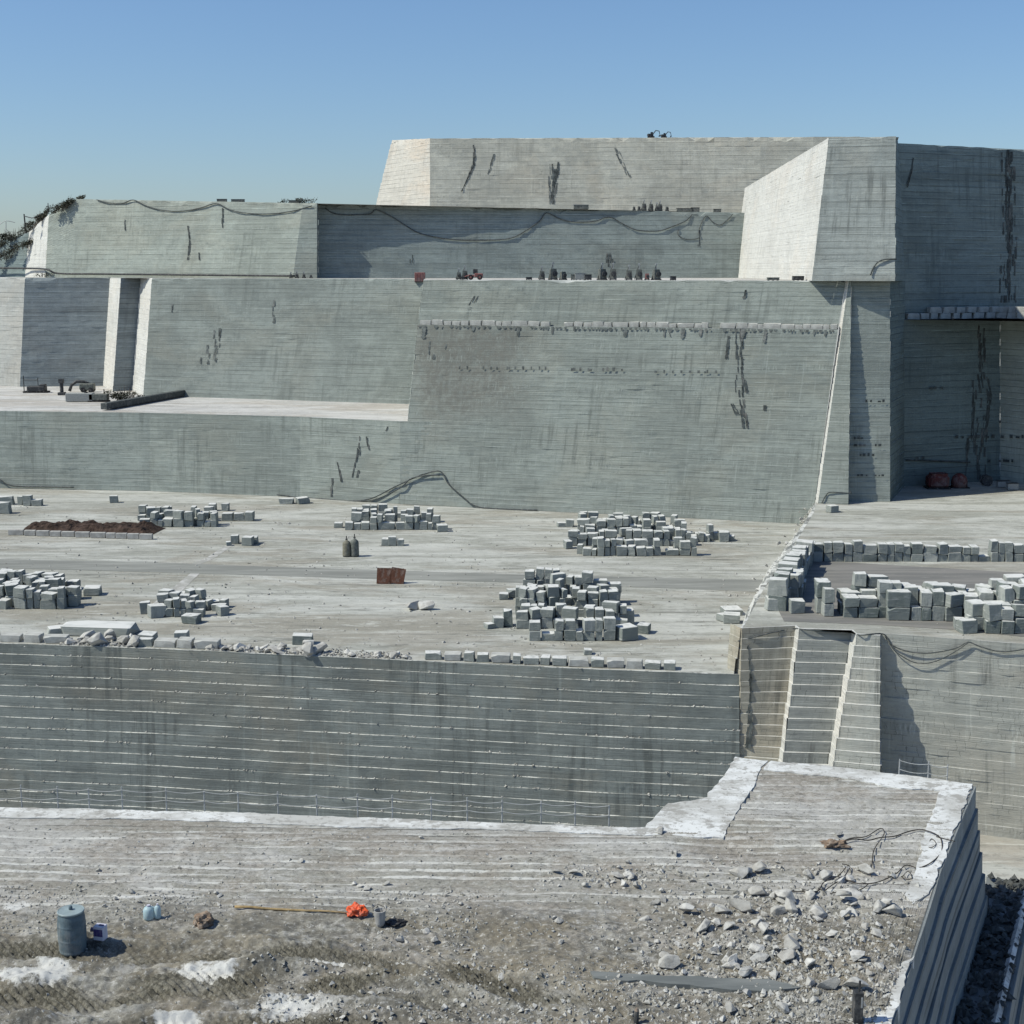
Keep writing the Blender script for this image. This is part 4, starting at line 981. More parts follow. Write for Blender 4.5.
# ------------------------------------------------------------------ broken rock
b = NB('broken_rock', .95); o = b.coord('Object'); oi = b.n('ShaderNodeObjectInfo')
n = b.noise(o, (2.5, 2.5, 2.5), 5, .7)
c = b.mix(oi.outputs['Random'], (.33, .32, .295), (.54, .53, .50)); c = b.mix(b.math('MULTIPLY', b.ramp(n, .42, .62), .5), c, (.22, .205, .18))
b.col(c); b.bump(n, .5, .05); M['rock'] = b.m
b = NB('rock_chips', .95); o = b.coord('Object'); n = b.noise(o, (6, 6, 6), 2, .7)
c = b.mix(b.ramp(n, .38, .62), (.19, .183, .16), (.43, .42, .39)); b.col(c); M['chips'] = b.m
def rock_mesh(seed, flat=.7):
    rr = random.Random(seed); bm = bmesh.new()
    for _ in range(rr.randint(9, 14)):
        v = Vector([rr.gauss(0, 1) for _ in range(3)]).normalized() * rr.uniform(.75, 1.0); bm.verts.new((v.x * .5, v.y * .5 * rr.uniform(.8, 1), v.z * .5 * flat))
    r = bmesh.ops.convex_hull(bm, input=bm.verts[:])
    bmesh.ops.delete(bm, geom=[e for e in r['geom_interior'] if isinstance(e, bmesh.types.BMVert)], context='VERTS')
    bmesh.ops.bevel(bm, geom=bm.edges[:], offset=.02, segments=1, affect='EDGES')
    bmesh.ops.recalc_face_normals(bm, faces=bm.faces)
    me = bpy.data.meshes.new('rock'); bm.to_mesh(me); bm.free(); me.materials.append(M['rock']); return me
RM = [rock_mesh(300 + i, random.Random(i).uniform(.5, .95)) for i in range(14)]
def on_bench(px, py):
    z = ZB
    for _ in range(3):
        p = G(px, py, z); z = gz(p.x, p.y)
    return Vector((p.x, p.y, z))
def inside(p): return near(p.x) + .15 < p.y < rear(p.x) - .1 and p.x < bo[-1].x - .1
rocks = []
def scatter(region, n, box, smin, smax, power=2.5, z=None, center=None):
    c = 0; tries = 0
    while c < n and tries < n * 20:
        tries += 1
        x, y = rnd.uniform(box[0], box[2]), rnd.uniform(box[1], box[3])
        if center and rnd.random() > math.exp(-(((x - center[0]) / center[2]) ** 2 + ((y - center[1]) / center[3]) ** 2)): continue
        p = on_bench(x, y)
        if not inside(p): continue
        s_ = smin + (smax - smin) * rnd.random() ** power
        rocks.append((p, s_, region)); c += 1
CR = "dense rubble at the bench corner"
scatter(CR, 150, (640, 870, 905, 1026), .12, .62, 2.3, center=(795, 940, 95, 60))
scatter('long rubble strip on the bench', 26, (520, 862, 690, 888), .12, .36, 2.0, center=(610, 877, 60, 9))
scatter('rubble left of the grey strip', 34, (540, 895, 720, 975), .10, .28, 2.2)
scatter('rubble along the bottom edge', 44, (300, 975, 860, 1022), .10, .26, 2.0)
scatter('stone scatter behind the drum', 22, (90, 893, 235, 930), .09, .22, 2.0)
scatter('sparse stones on the striped bench', 26, (10, 832, 700, 900), .09, .24, 2.2)
scatter('stones right of the orange cloth', 16, (395, 895, 470, 960), .09, .26, 2.0)
for (x, y, s_) in ((573, 873, .34), (676, 856, .26), (722, 912, .34), (716, 925, .3), (757, 895, .46), (775, 899, .42), (660, 833, .30), (663, 873, .24), (756, 925, .3), (745, 975, .3), (735, 970, .3), (893, 878, .2), (838, 836, .36), (842, 882, .3), (862, 900, .28), (866, 930, .36), (852, 914, .34), (778, 914, .36), (763, 922, .34), (367, 890, .24), (385, 886, .26), (360, 887, .2)):
    rocks.append((on_bench(x, y), s_, 'bench stones'))
# boulders at the pit edge and yard step
edge_rocks = []
for x0, x1, n, s0, s1, dep in ((62, 138, 26, .8, 2.4, 2.2), (208, 268, 22, .6, 1.7, 1.2), (260, 330, 22, .7, 2.5, 1.5), (345, 368, 9, .6, 1.3, 1.0), (374, 408, 9, .6, 1.6, 1.0)):
    for i in range(n):
        x = rnd.uniform(x0, x1); p = G(x, pit_edge(x) - 1.0, 0); p.y += rnd.random() ** 2 * dep; s_ = s0 + (s1 - s0) * rnd.random() ** 2
        edge_rocks.append((p, s_, 'rubble heap on the pit edge'))
for i in range(30):
    f = rnd.random() * 3; k = int(f); p = stp[k + 1].lerp(stp[min(4, k + 2)], f - k); 
    edge_rocks.append((p + Vector((rnd.uniform(-1.9, .1), 0, 0)), rnd.uniform(.3, .9), 'white rubble on the yard step'))
for i, q in enumerate(edge_rocks):
    if q[2].startswith('white'): edge_rocks[i] = (Vector((q[0].x - .4, q[0].y, 1.6 + 1.2 * rnd.random())), q[1], q[2])
for x, y, s_ in ((84, 521, 0), ):
    pass
for x, y, s_, r_ in ((280, 524, .9, 'far white stones'), (288, 524, .8, 'far white stones'), (276, 523, .5, 'far white stones'), (414, 609, 2.6, 'pair of white stones mid platform'), (427, 609, 2.2, 'pair of white stones mid platform'), (730, 596, .6, 'dark pair by the yard step'), (736, 596, .7, 'dark pair by the yard step'), (833, 511, .8, 'stone by the buttress'), (226, 585, .5, 'lone stone right of the pale track'), (461, 610, .5, 'pair beside the edge pile'), (468, 612, .6, 'pair beside the edge pile')):
    edge_rocks.append((G(x, y, 3 if x > 800 else 0), s_, r_))
for q in edge_rocks + rocks: pass
allr = sorted(rocks + edge_rocks, key=lambda q: -q[1] / proj(q[0])[2])
spare = allr[292:]; allr = allr[:292]
byreg = {}
for q in allr: byreg.setdefault(q[2], []).append(q)
k = 0
for reg, L in byreg.items():
    L.sort(key=lambda q: -q[1])
    for i, (p, s_, _) in enumerate(L):
        o = bpy.data.objects.new('rock', RM[k % len(RM)]); col.objects.link(o); k += 1
        fl = rnd.uniform(.6, .95); o.scale = (s_ * rnd.uniform(.85, 1.25), s_ * rnd.uniform(.7, 1.05), s_ * fl)
        o.location = p + Vector((0, 0, s_ * fl * .24)); o.rotation_euler = (rnd.uniform(-.4, .4), rnd.uniform(-.4, .4), rnd.uniform(0, 6.28))
        o['category'] = 'rock'; o['group'] = 'rocks: ' + reg
        if i == 0: o['label'] = 'largest broken rock in the ' + reg
        elif i < 20 and (i < 12 or i == len(L) - 1): o['label'] = '%s largest broken rock in the %s' % (ORD[i], reg)
        else: o['label'] = 'one of the smaller broken rocks, ' + reg
print('ROCKS', len(allr))

def chip_cloud(name, pts, label, mat):
    """pts: (location, size); angular chips merged into one sheet of gravel"""
    mb = MB()
    for p, s_ in pts:
        a = rnd.uniform(0, 6.28); R3 = Matrix.Rotation(a, 3, 'Z') @ Matrix.Rotation(rnd.uniform(-.6, .6), 3, 'X')
        vs = [Vector((rnd.uniform(.3, .6), rnd.uniform(-.2, .2), rnd.uniform(-.2, .1))), Vector((rnd.uniform(-.2, .2), rnd.uniform(.3, .5), 0)), Vector((rnd.uniform(-.6, -.3), rnd.uniform(-.2, .2), rnd.uniform(-.2, .1))), Vector((rnd.uniform(-.2, .2), rnd.uniform(-.5, -.3), 0)), Vector((rnd.uniform(-.2, .2), rnd.uniform(-.2, .2), rnd.uniform(.25, .5)))]
        vs = [p + R3 @ (v * s_) for v in vs]; i = len(mb.v); mb.v += [tuple(v) for v in vs]
        for f in ((0, 1, 4), (1, 2, 4), (2, 3, 4), (3, 0, 4)): mb.f.append([i + q for q in f]); mb.uv.append(None); mb.mi.append(0)
    o = mb.build(name, mat); tag(o, label, 'gravel', None, 'stuff'); del o['category']; o['category'] = 'gravel'; return o
pts = []
def chips(n, box, s0, s1, center=None):
    c = 0
    while c < n:
        x, y = rnd.uniform(box[0], box[2]), rnd.uniform(box[1], box[3])
        if center and rnd.random() > math.exp(-(((x - center[0]) / center[2]) ** 2 + ((y - center[1]) / center[3]) ** 2)): c += .2; continue
        p = on_bench(x, y); c += 1
        if not inside(p): continue
        if tyre(p.x, p.y)[1] > .3 and rnd.random() < .6: continue
        pts.append((p, s0 + (s1 - s0) * rnd.random() ** 3))
chips(1500, (-20, 826, 960, 905), .025, .12)
chips(2400, (-20, 890, 900, 1040), .02, .09)
chips(6500, (600, 860, 930, 1040), .03, .19, (785, 950, 115, 75))
chips(1700, (460, 915, 900, 1040), .025, .12)
chips(800, (90, 890, 240, 935), .02, .11, (170, 905, 50, 14))
chips(700, (0, 885, 90, 935), .02, .10)
chips(900, (360, 890, 480, 975), .025, .13)
chips(500, (540, 862, 690, 888), .03, .16, (610, 877, 60, 9))
chips(3000, (250, 965, 900, 1040), .03, .15)
pts += [(q[0], q[1]) for q in spare if q[0].z > 10]
chip_cloud('gravel', pts, 'loose grey stone chips strewn over the near bench', M['chips'])
pts = []
n_ = off(Vector((0, 0, 0)), 1, 0)
for i in range(1500):
    f = rnd.random(); a = be[3].lerp(Vector((end.x, end.y, 0)) - n_ * 0, f); q = off(Vector((a.x, a.y, 0)), .35 + rnd.random() * 1.1, ZL + rnd.uniform(-.02, .18)); pts.append((q, rnd.uniform(.08, .38)))
M['shadechips'] = plain('shaded_rubble', (.075, .08, .078), .95, .4, 0, 3)  # rubble darkened in colour to carry the ledge's shade
chip_cloud('ledge_rubble', pts, 'shaded broken stone filling the narrow ledge beside the bench', M['shadechips'])
pts = []
for i in range(1900):
    k = rnd.randrange(len(W0.st) - 1); f = rnd.random(); r = rnd.randint(1, 17)
    if noise.noise(Vector(((k + f) * 3.1, r * 5.2, 1))) < .02: continue
    pts.append((W0.lin(k, f, r / 18) + W0.outward(k, f) * rnd.uniform(-.02, .12) + Vector((0, 0, .03)), rnd.uniform(.10, .38)))
chip_cloud('wall_debris', pts, 'stone crumbs lying on the narrow steps of the pit wall', M['chips'])
pts = []
for i in range(3000):
    x, y = rnd.uniform(-20, 790), rnd.uniform(505, 668); 
    if y > pit_edge(min(735, x)) - 2 or y < 500 + x * .03: continue
    pts.append((G(x, y, 0), .08 + .4 * rnd.random() ** 4))
for i in range(700):
    x = rnd.uniform(60, 410); 
    if 138 < x < 205: continue
    p = G(x, pit_edge(x) - .6, 0); p.y += rnd.random() ** 2 * 2; pts.append((p, rnd.uniform(.15, .6)))
for i in range(500):
    f = rnd.random() * 3; k = int(f); p = stp[k + 1].lerp(stp[min(4, k + 2)], f - k); g = rnd.random(); pts.append((Vector((p.x - 2.2 * g, p.y, 3 - 2.9 * g)), rnd.uniform(.15, .5)))
pts += [(q[0], q[1]) for q in spare if q[0].z < 10]
for q in rnd.sample(blocks, min(len(blocks), 420)):
    if q['tier'] or q['loc'].z > 4: continue
    for _ in range(3): pts.append((q['loc'] + Vector((rnd.gauss(0, 1.2), -abs(rnd.gauss(.6, .8)), 0)), rnd.uniform(.1, .32)))
chip_cloud('platform_debris', pts, 'small stone debris on the broad platform and its rim', M['chips'])
# ------------------------------------------------------------------ machines on the ledges
M['rig'] = plain('weathered_green_paint', (.135, .145, .13), .6, .5, 0, 3)
M['rigpale'] = plain('pale_cover', (.30, .31, .30), .8, .3)
M['red'] = plain('faded_red_paint', (.27, .11, .10), .6, .35, 0, 2)
M['darkred'] = plain('red_tarpaulin', (.12, .03, .028), .7, .4, 0, 1.5)
M['orange'] = plain('orange_fabric', (.80, .115, .03), .7, .3, 0, 9)
M['steel'] = plain('galvanised_steel', (.36, .37, .37), .5, .25)
M['wood'] = plain('weathered_wood', (.36, .26, .13), .8, .4, 0, 9)
M['glass'] = plain('dusty_glass', (.04, .05, .055), .2, .2)
GR = 'stone sawing rigs on the machine ledge'
def rig(loc, h, label, group=GR, mast=True, mat='rig', rz=0.0, pale=False):
    """upright stone-sawing rig: skid, tapering housing, flywheel, guide mast"""
    t = empty('sawing_rig', loc, label, 'rig', group, rz); w_ = h * .5
    m = MB(); m.box((-w_ * .34, 0, .12), (.16, w_ * 1.3, .2)); m.box((w_ * .34, 0, .12), (.16, w_ * 1.3, .2)); m.box((0, -w_ * .4, .14), (w_ * .6, .14, .14)); m.box((0, w_ * .4, .14), (w_ * .6, .14, .14)); m.build('skid', M['dark'], t)
    m = MB(); z0, z1 = .22, h * .64
    A = [(-w_ * .42, -w_ * .4, z0), (w_ * .42, -w_ * .4, z0), (w_ * .42, w_ * .4, z0), (-w_ * .42, w_ * .4, z0)]; C = [(-w_ * .33, -w_ * .3, z1), (w_ * .33, -w_ * .3, z1), (w_ * .33, w_ * .3, z1), (-w_ * .33, w_ * .3, z1)]
    for i in range(4): j = (i + 1) % 4; m.face([A[i], A[j], C[j], C[i]])
    m.face(C); m.face(A[::-1]); m.build('housing', M['rigpale' if pale else mat], t)
    m = MB(); m.tube([(w_ * .1, -w_ * .44, h * .36), (w_ * .1, -w_ * .62, h * .36)], h * .15, 14); m.build('flywheel', M['dark'], t)
    if mast:
        m = MB(); m.tube([(0, 0, z1 - .1), (0, 0, h)], .07, 6); m.box((0, 0, h * .95), (.34, .16, .12)); m.build('mast', M['steel'], t)
        m = MB(); m.tube([(-w_ * .55, 0, .1), (-.05, 0, h * .86)], .05, 5); m.build('brace', M['dark'], t)
    return t
def LV(px, back=1.2):   # standing point on the machine ledge near its rim
    a, c = st2u[1][1], st2u[-1][1]; x = (px - 512) / F
    f = 0
    for i in range(60):
        q = a.lerp(c, f); e = px - proj(q)[0]; f += e / 424 * .8
    q = a.lerp(c, f); d2 = q.y + back
    return Q(px, d2, L2)
LR = [(542, 2.0, 1, 'first'), (553, 2.6, 1, 'second'), (563, 1.9, 0, 'third'), (602, 2.5, 1, 'fifth'), (613, 2.5, 1, 'sixth'), (629, 2.2, 1, 'seventh'), (639, 2.4, 1, 'eighth'), (656, 2.4, 1, 'last')]
for px, h, ms, o_ in LR:
    rig(LV(px, rnd.uniform(1.2, 2.2)), h, 'dark sawing rig on the machine ledge, %s from left in the row' % o_, mast=bool(ms), rz=rnd.uniform(-.4, .4))
rig(LV(647, 1.6), 1.5, 'low rusty red sawing rig between taller ones near right end of the row', mat='red', mast=False)
for px, wd, hh, lab, mt in ((580, 1.5, .9, 'pale crate among the sawing rigs on the machine ledge', 'rigpale'), (588, 1.0, .7, 'small dark crate right of the pale crate on the machine ledge', 'dark'), (574, .9, .7, 'small dark crate left of the pale crate on the machine ledge', 'rig'), (673, .8, .45, 'low dark crate alone right of the sawing rigs', 'dark'), (529, .9, .3, 'flat dark crate left of the sawing rig row', 'dark'), (798, 1.5, .5, 'flat dark crate below the bright tower side', 'dark'), (773, 1.6, .3, 'thin grey pallet on the ledge left of the tower', 'rig')):
    t = empty('crate', LV(px, 1.3), lab, 'crate', 'crates on the machine ledge')
    m = MB(); m.box((0, 0, hh * .5 + .06), (wd, 1.0, hh)); m.build('box', M[mt], t, bevel=.03)
    m = MB(); 
    for q in (-.4, 0, .4): m.box((q * wd, 0, .04), (.1, 1.02, .08))
    m.build('runner', M['dark'], t)
    m = MB(); m.box((0, 0, hh + .1), (wd * 1.04, 1.05, .07)); m.build('lid', M[mt], t)
# small peaked rigs on the third ledge
def L3(px, back=1.0):
    D_ = 263.6 + (px - 318.5) / (760 - 318.5) * (272 - 263.6) + back
    z = ZAT(204, 263.6) + (px - 318.5) / (760 - 318.5) * (ZAT(213, 272) - ZAT(204, 263.6))
    return Q(px, D_, z)
for i, (px, h) in enumerate(((634, 1.2), (639, 1.3), (644, 2.1), (651, 2.0), (657, 1.6), (660, 2.0), (667, 1.4))):
    rig(L3(px), h, 'little dark peaked rig on the top ledge, %s from left in its row' % ORD[i], 'peaked rigs on the top ledge', mast=h > 1.5)
t = empty('crate', L3(581, 1.2), 'long grey crate standing alone on the top ledge', 'crate', 'crates on the top ledge')
m = MB(); m.box((0, 0, .45), (2.8, 1.2, .8)); m.build('box', M['rig'], t, bevel=.04); m = MB(); m.box((0, 0, .88), (2.9, 1.3, .08)); m.build('lid', M['rigpale'], t)
for px, w_, lab in ((684, 2.8, 'low grey crate right of the peaked rigs on the top ledge'), (695, 1.6, 'taller grey crate right of the peaked rigs on the top ledge'), (717, 1.4, 'small dark crate at the right end of the top ledge')):
    t = empty('crate', L3(px, 1.2), lab, 'crate', 'crates on the top ledge')
    m = MB(); m.box((0, 0, .3), (w_, 1.0, .55 if w_ != 1.6 else .9)); m.build('box', M['rig'], t, bevel=.03); m = MB(); m.box((0, 0, .62 if w_ != 1.6 else .8), (w_ * 1.05, 1.05, .06)); m.build('lid', M['dark'], t)

def excavator(loc, s, label, rz, body='rig', group=None):
    t = empty('excavator', loc, label, 'excavator', group, rz)
    for sy in (-1, 1):
        m = MB(); m.tube([(-1.3 * s, sy * .85 * s, .38 * s), (1.3 * s, sy * .85 * s, .38 * s)], .36 * s, 8); m.box((0, sy * .85 * s, .38 * s), (2.6 * s, .5 * s, .68 * s)); m.build('track', M['black'], t)
    m = MB(); m.box((-.35 * s, 0, 1.25 * s), (2.4 * s, 1.9 * s, .95 * s)); m.box((-1.35 * s, 0, 1.1 * s), (.5 * s, 1.7 * s, .7 * s)); m.build('body', M[body], t, bevel=.05 * s)
    m = MB(); m.box((.45 * s, .5 * s, 2.0 * s), (.95 * s, .85 * s, 1.1 * s)); cb = m.build('cab', M[body], t, bevel=.05 * s)
    m = MB(); m.box((.94 * s, .5 * s, 2.1 * s), (.03 * s, .7 * s, .7 * s)); m.box((.45 * s, .065 * s, 2.1 * s), (.7 * s, .03 * s, .65 * s)); m.build('window', M['glass'], cb)
    m = MB(); m.tube([(.7 * s, -.2 * s, 1.5 * s), (2.1 * s, -.2 * s, 3.2 * s), (3.7 * s, -.2 * s, 3.0 * s)], [.24 * s, .22 * s, .16 * s], 6); m.build('boom', M[body], t)
    m = MB(); m.tube([(3.6 * s, -.2 * s, 3.1 * s), (4.1 * s, -.2 * s, 1.3 * s)], [.17 * s, .12 * s], 6); st_ = m.build('arm', M[body], t)
    m = MB(); m.box((3.95 * s, -.2 * s, .95 * s), (.7 * s, .8 * s, .55 * s)); m.box((3.65 * s, -.2 * s, .6 * s), (.2 * s, .8 * s, .3 * s)); m.build('bucket', M['dark'], st_, bevel=.04)
    return t
e1 = Q(651, 296.5, 60.75); excavator(e1, .46, 'tiny dark excavator on the skyline, the left one', 0.2, 'dark', 'excavators on the skyline')
excavator(Q(664, 296.5, e1.z), .38, 'tiny dark excavator on the skyline, the right one', .3, 'dark', 'excavators on the skyline')

def loader(loc, s, label, rz, mat='red'):
    t = empty('wheel_loader', loc, label, 'loader', None, rz)
    m = MB(); m.box((-.9 * s, 0, 1.1 * s), (2.0 * s, 1.5 * s, .9 * s)); m.box((.9 * s, 0, .9 * s), (1.4 * s, 1.1 * s, .6 * s)); m.build('body', M[mat], t, bevel=.06)
    m = MB(); m.box((-.1 * s, 0, 2.0 * s), (1.1 * s, 1.2 * s, 1.1 * s)); cb = m.build('cab', M['dark'], t, bevel=.06)
    m = MB(); m.box((-.1 * s, -.61 * s, 2.1 * s), (.85 * s, .03, .7 * s)); m.build('window', M['glass'], cb)
    for x in (-1.15, 1.0):
        for sy in (-1, 1):
            m = MB(); m.tube([(x * s, sy * .65 * s, .62 * s), (x * s, sy * 1.05 * s, .62 * s)], .62 * s, 14); w_ = m.build('wheel', M['black'], t)
            m = MB(); m.tube([(x * s, sy * 1.0 * s, .62 * s), (x * s, sy * 1.08 * s, .62 * s)], .28 * s, 10); m.build('rim', M[mat], w_)
    m = MB(); m.tube([(1.2 * s, 0, 1.2 * s), (2.5 * s, 0, .7 * s)], .15 * s, 6); m.build('lift_arm', M[mat], t)
    m = MB(); m.box((2.8 * s, 0, .45 * s), (.7 * s, 2.1 * s, .75 * s)); m.build('bucket', M['dark'], t, bevel=.05)
    return t
loader(LV(475, 2.0), .62, 'small dull red loader with dark cab on the machine ledge', math.pi)
rig(LV(459, 1.8), 1.7, 'dark low sawing rig standing left of the red loader', mast=True)
rig(LV(465, 2.2), 2.1, 'dark sawing rig directly behind the red loader', mast=True)
# faded red container at the crest corner
q = W4.st[6][1]; t = empty('container', Q(420, 236.6 + 0.9, L2 - .55), 'faded red container at the corner where the big wall crest begins', 'container')
m = MB(); m.box((0, 0, .85), (1.7, 1.6, 1.5)); m.build('body', M['red'], t, bevel=.05)
m = MB(); m.box((-.45, -.83, .85), (.06, .04, 1.3)); m.box((0, -.83, .85), (.06, .04, 1.3)); m.box((.45, -.83, .85), (.06, .04, 1.3)); m.build('rib', M['red'], t)
m = MB(); m.box((0, 0, .07), (1.75, 1.65, .1)); m.build('base_frame', M['dark'], t)

# left terrace foot: row of rigs by the corner at px 290-330
for i, (px, h) in enumerate(((291, 1.1), (297, 1.3), (304, 1.2), (311, 1.0))):
    rig(Q(px, 254.6, L2), h, 'small dark rig at the foot of the terrace corner, %s from left' % ORD[i], 'rigs at the terrace corner', mast=i < 3)

# ------------------------------------------------------------------ left ledge equipment
Z1 = 12.0
t = empty('tool_frame', G(33, 392, Z1), 'dark steel frame with a low engine at the left end of the lower ledge', 'frame')
m = MB(); m.tube([(-1.6, 0, 0), (-1.6, 0, 3.0)], .09, 5); m.tube([(1.0, 0, 0), (1.0, 0, 2.6)], .07, 5); m.tube([(-1.6, 0, 2.2), (1.0, 0, 2.2)], .07, 5); m.build('post', M['dark'], t)
m = MB(); m.box((1.1, -1, .7), (3.2, 1.8, .9)); m.box((2.2, -1, 1.2), (1.0, 1.4, .6)); m.build('engine', M['dark'], t, bevel=.1)
m = MB(); m.box((1.0, -1, .15), (4.4, 2.0, .25)); m.build('skid', M['black'], t)
t = empty('machine_column', G(62, 395, Z1), 'upright dark machine column left of the curved crane arm on the lower ledge', 'machine')
m = MB(); m.box((0, 0, .25), (1.2, 1.2, .5)); m.build('base', M['dark'], t, bevel=.05)
m = MB(); m.tube([(0, 0, .5), (0, 0, 2.6)], .34, 8); m.box((0, 0, 2.5), (.8, .8, .7)); m.build('column', M['dark'], t)
t = empty('mobile_crane', G(80, 392, Z1), 'dark crane with a curved arm behind the pale tank on the lower ledge', 'crane')
m = MB(); m.tube([(-1.9, 0, .2), (-1.5, 0, 1.3), (-.5, 0, 1.95), (.8, 0, 1.9), (2.3, 0, 1.3)], [.3, .3, .28, .26, .2], 7); m.build('arm', M['dark'], t, True)
m = MB(); m.box((1.4, 0, 1.0), (2.6, 1.6, 1.2)); m.build('body', M['rig'], t, bevel=.15)
m = MB(); m.tube([(.8, -.9, .45), (.8, .9, .45)], .45, 12); m.tube([(2.2, -.9, .45), (2.2, .9, .45)], .45, 12); m.build('wheel', M['black'], t)
t = empty('water_tank', G(79, 402, Z1), 'pale rectangular water tank on the lower ledge', 'tank')
m = MB(); m.box((0, .8, .75), (4.6, 1.6, 1.4)); m.build('body', M['rigpale'], t, bevel=.08)
m = MB(); m.tube([(1.0, .8, 1.44), (1.0, .8, 1.62)], .3, 12); m.build('hatch', M['dark'], t)
t = empty('generator', G(98, 402, Z1), 'dark green generator box right of the pale tank', 'generator')
m = MB(); m.box((0, .7, .8), (3.2, 1.4, 1.1)); m.build('housing', M['rig'], t, bevel=.1)
m = MB(); m.tube([(.9, .7, 1.3), (.9, .7, 2.1)], .1, 6); m.build('exhaust', M['dark'], t)
m = MB(); m.box((0, .7, .13), (3.4, 1.5, .2)); m.build('skid', M['black'], t)
# the long dark boom lying across the ledge
a, c2 = G(104, 410.5, Z1), G(186, 396, Z1); a.z = Z1 + .05
t = empty('steel_boom', a, 'long dark steel boom lying across the lower ledge', 'boom')
d = c2 - a; d.z = 0; L = d.length; t.rotation_euler = (0, 0, math.atan2(d.y, d.x))
m = MB(); m.box((L / 2, 0, .62), (L, 1.2, 1.0)); m.build('beam', M['cable'], t, bevel=.08)
m = MB(); m.box((L * .5, 0, .06), (L * .8, 1.3, .12)); m.build('sole_plate', M['dark'], t)
m = MB(); m.tube([(L - .5, 0, 1.0), (L + 2, .4, .8), (L + 5, .2, .2)], [.45, .3, .12], 6); m.build('tail_hose', M['dark'], t)

# ------------------------------------------------------------------ plants
M['leaf'] = plain('dry_leaf', (.065, .07, .042), .8, .6, 0, 1.1)
M['leaf2'] = plain('grey_green_leaf', (.085, .09, .06), .8, .5, 0, 1.1)
M['twig'] = plain('twig', (.11, .09, .065), .9, .4)
def shrub(loc, rx, ry, h, n, s_, label, mat, name='shrub', twigs=10, cat='shrub', group=None, slope=0.0):
    t = empty(name, loc, label, cat, group); rr = random.Random(int(rx * 100 + loc.x * 7)); m = MB()
    cl = [(rr.uniform(-.8, .8), rr.uniform(-.7, .7), rr.uniform(.2, .8), rr.uniform(.25, .5)) for _ in range(9)]
    for _ in range(n):
        cx, cy, cz, cr = rr.choice(cl); v = Vector([rr.gauss(0, 1) for _ in range(3)]).normalized() * cr * rr.random() ** .4
        p = Vector(((cx + v.x) * rx, (cy + v.y) * ry, max(.02, (cz + v.z * .8) * h) + slope * (cx + v.x) * rx))
        q = Matrix.Rotation(rr.uniform(0, 6.3), 3, 'Z') @ Matrix.Rotation(rr.uniform(-1.3, 1.3), 3, 'X'); e = s_ * rr.uniform(.6, 1.3)
        m.face([p + q @ Vector((-e * .4, 0, 0)), p + q @ Vector((0, -e * .25, e * .08)), p + q @ Vector((e * .6, 0, 0)), p + q @ Vector((0, e * .25, e * .08))])
    m.build('foliage', mat, t); m = MB()
    for _ in range(twigs):
        x = rr.uniform(-.7, .7) * rx; m.tube([(x * .5, rr.uniform(-.3, .3) * ry, slope * x * .5), (x, rr.uniform(-.6, .6) * ry, slope * x + h * rr.uniform(.7, 1.25))], [.05, .015], 4)
    m.build('stem', M['twig'], t); return t
shrub(G(126, 402, Z1), 3.4, 1.6, 2.3, 1100, .42, 'dark brushwood heap between the generator and the long boom', M['leaf'], 'brush_heap', 30, 'brush heap')
p = G(113, 400, Z1)
# spoil slope, scrub and old railing at the far left
mb = MB(); prof = [(-160, 266), (-40, 252), (0, 246), (14, 240), (26, 233), (36, 224), (43, 216), (47, 213)]
def DSP(px):
    if px < 25: return 294.5 + .19 * (25 - px)
    return 294.5 - .47 * (px - 25)
NX, NY = 70, 12; gv = []
for i in range(NX):
    f = i / (NX - 1) * (len(prof) - 1); k = min(int(f), len(prof) - 2); px = prof[k][0] + (prof[k + 1][0] - prof[k][0]) * (f - k); py = prof[k][1] + (prof[k + 1][1] - prof[k][1]) * (f - k)
    for j in range(NY):
        g = j / (NY - 1); D_ = DSP(px) + g * 20; zt = ZAT(py, DSP(px)) - 1.5 + 3.2 * g - 1.2 * g * g + .8 * noise.noise(Vector((px * .13, g * 5, 2))) + .5 * noise.noise(Vector((px * .4, g * 14, 2)))
        gv.append(Q(px, D_, zt))
me = bpy.data.meshes.new('spoil_slope'); me.from_pydata([tuple(v) for v in gv], [], [(i * NY + j, (i + 1) * NY + j, (i + 1) * NY + j + 1, i * NY + j + 1) for i in range(NX - 1) for j in range(NY - 1)])
b = NB('spoil', .95); o = b.coord('Object'); n = b.noise(o, (.5, .5, .5), 6, .75); n2 = b.noise(o, (.2, .2, .2), 5, .6, (4, 4, 4))
c = b.mix(b.ramp(n, .42, .6), (.12, .115, .095), (.33, .32, .295)); c = b.mix(b.math('MULTIPLY', b.ramp(n2, .45, .6), .7), c, (.085, .088, .06)); b.col(c); b.bump(n, 1, .4)
me.materials.append(b.m); o = bpy.data.objects.new('spoil_slope', me); col.objects.link(o); struct(o)
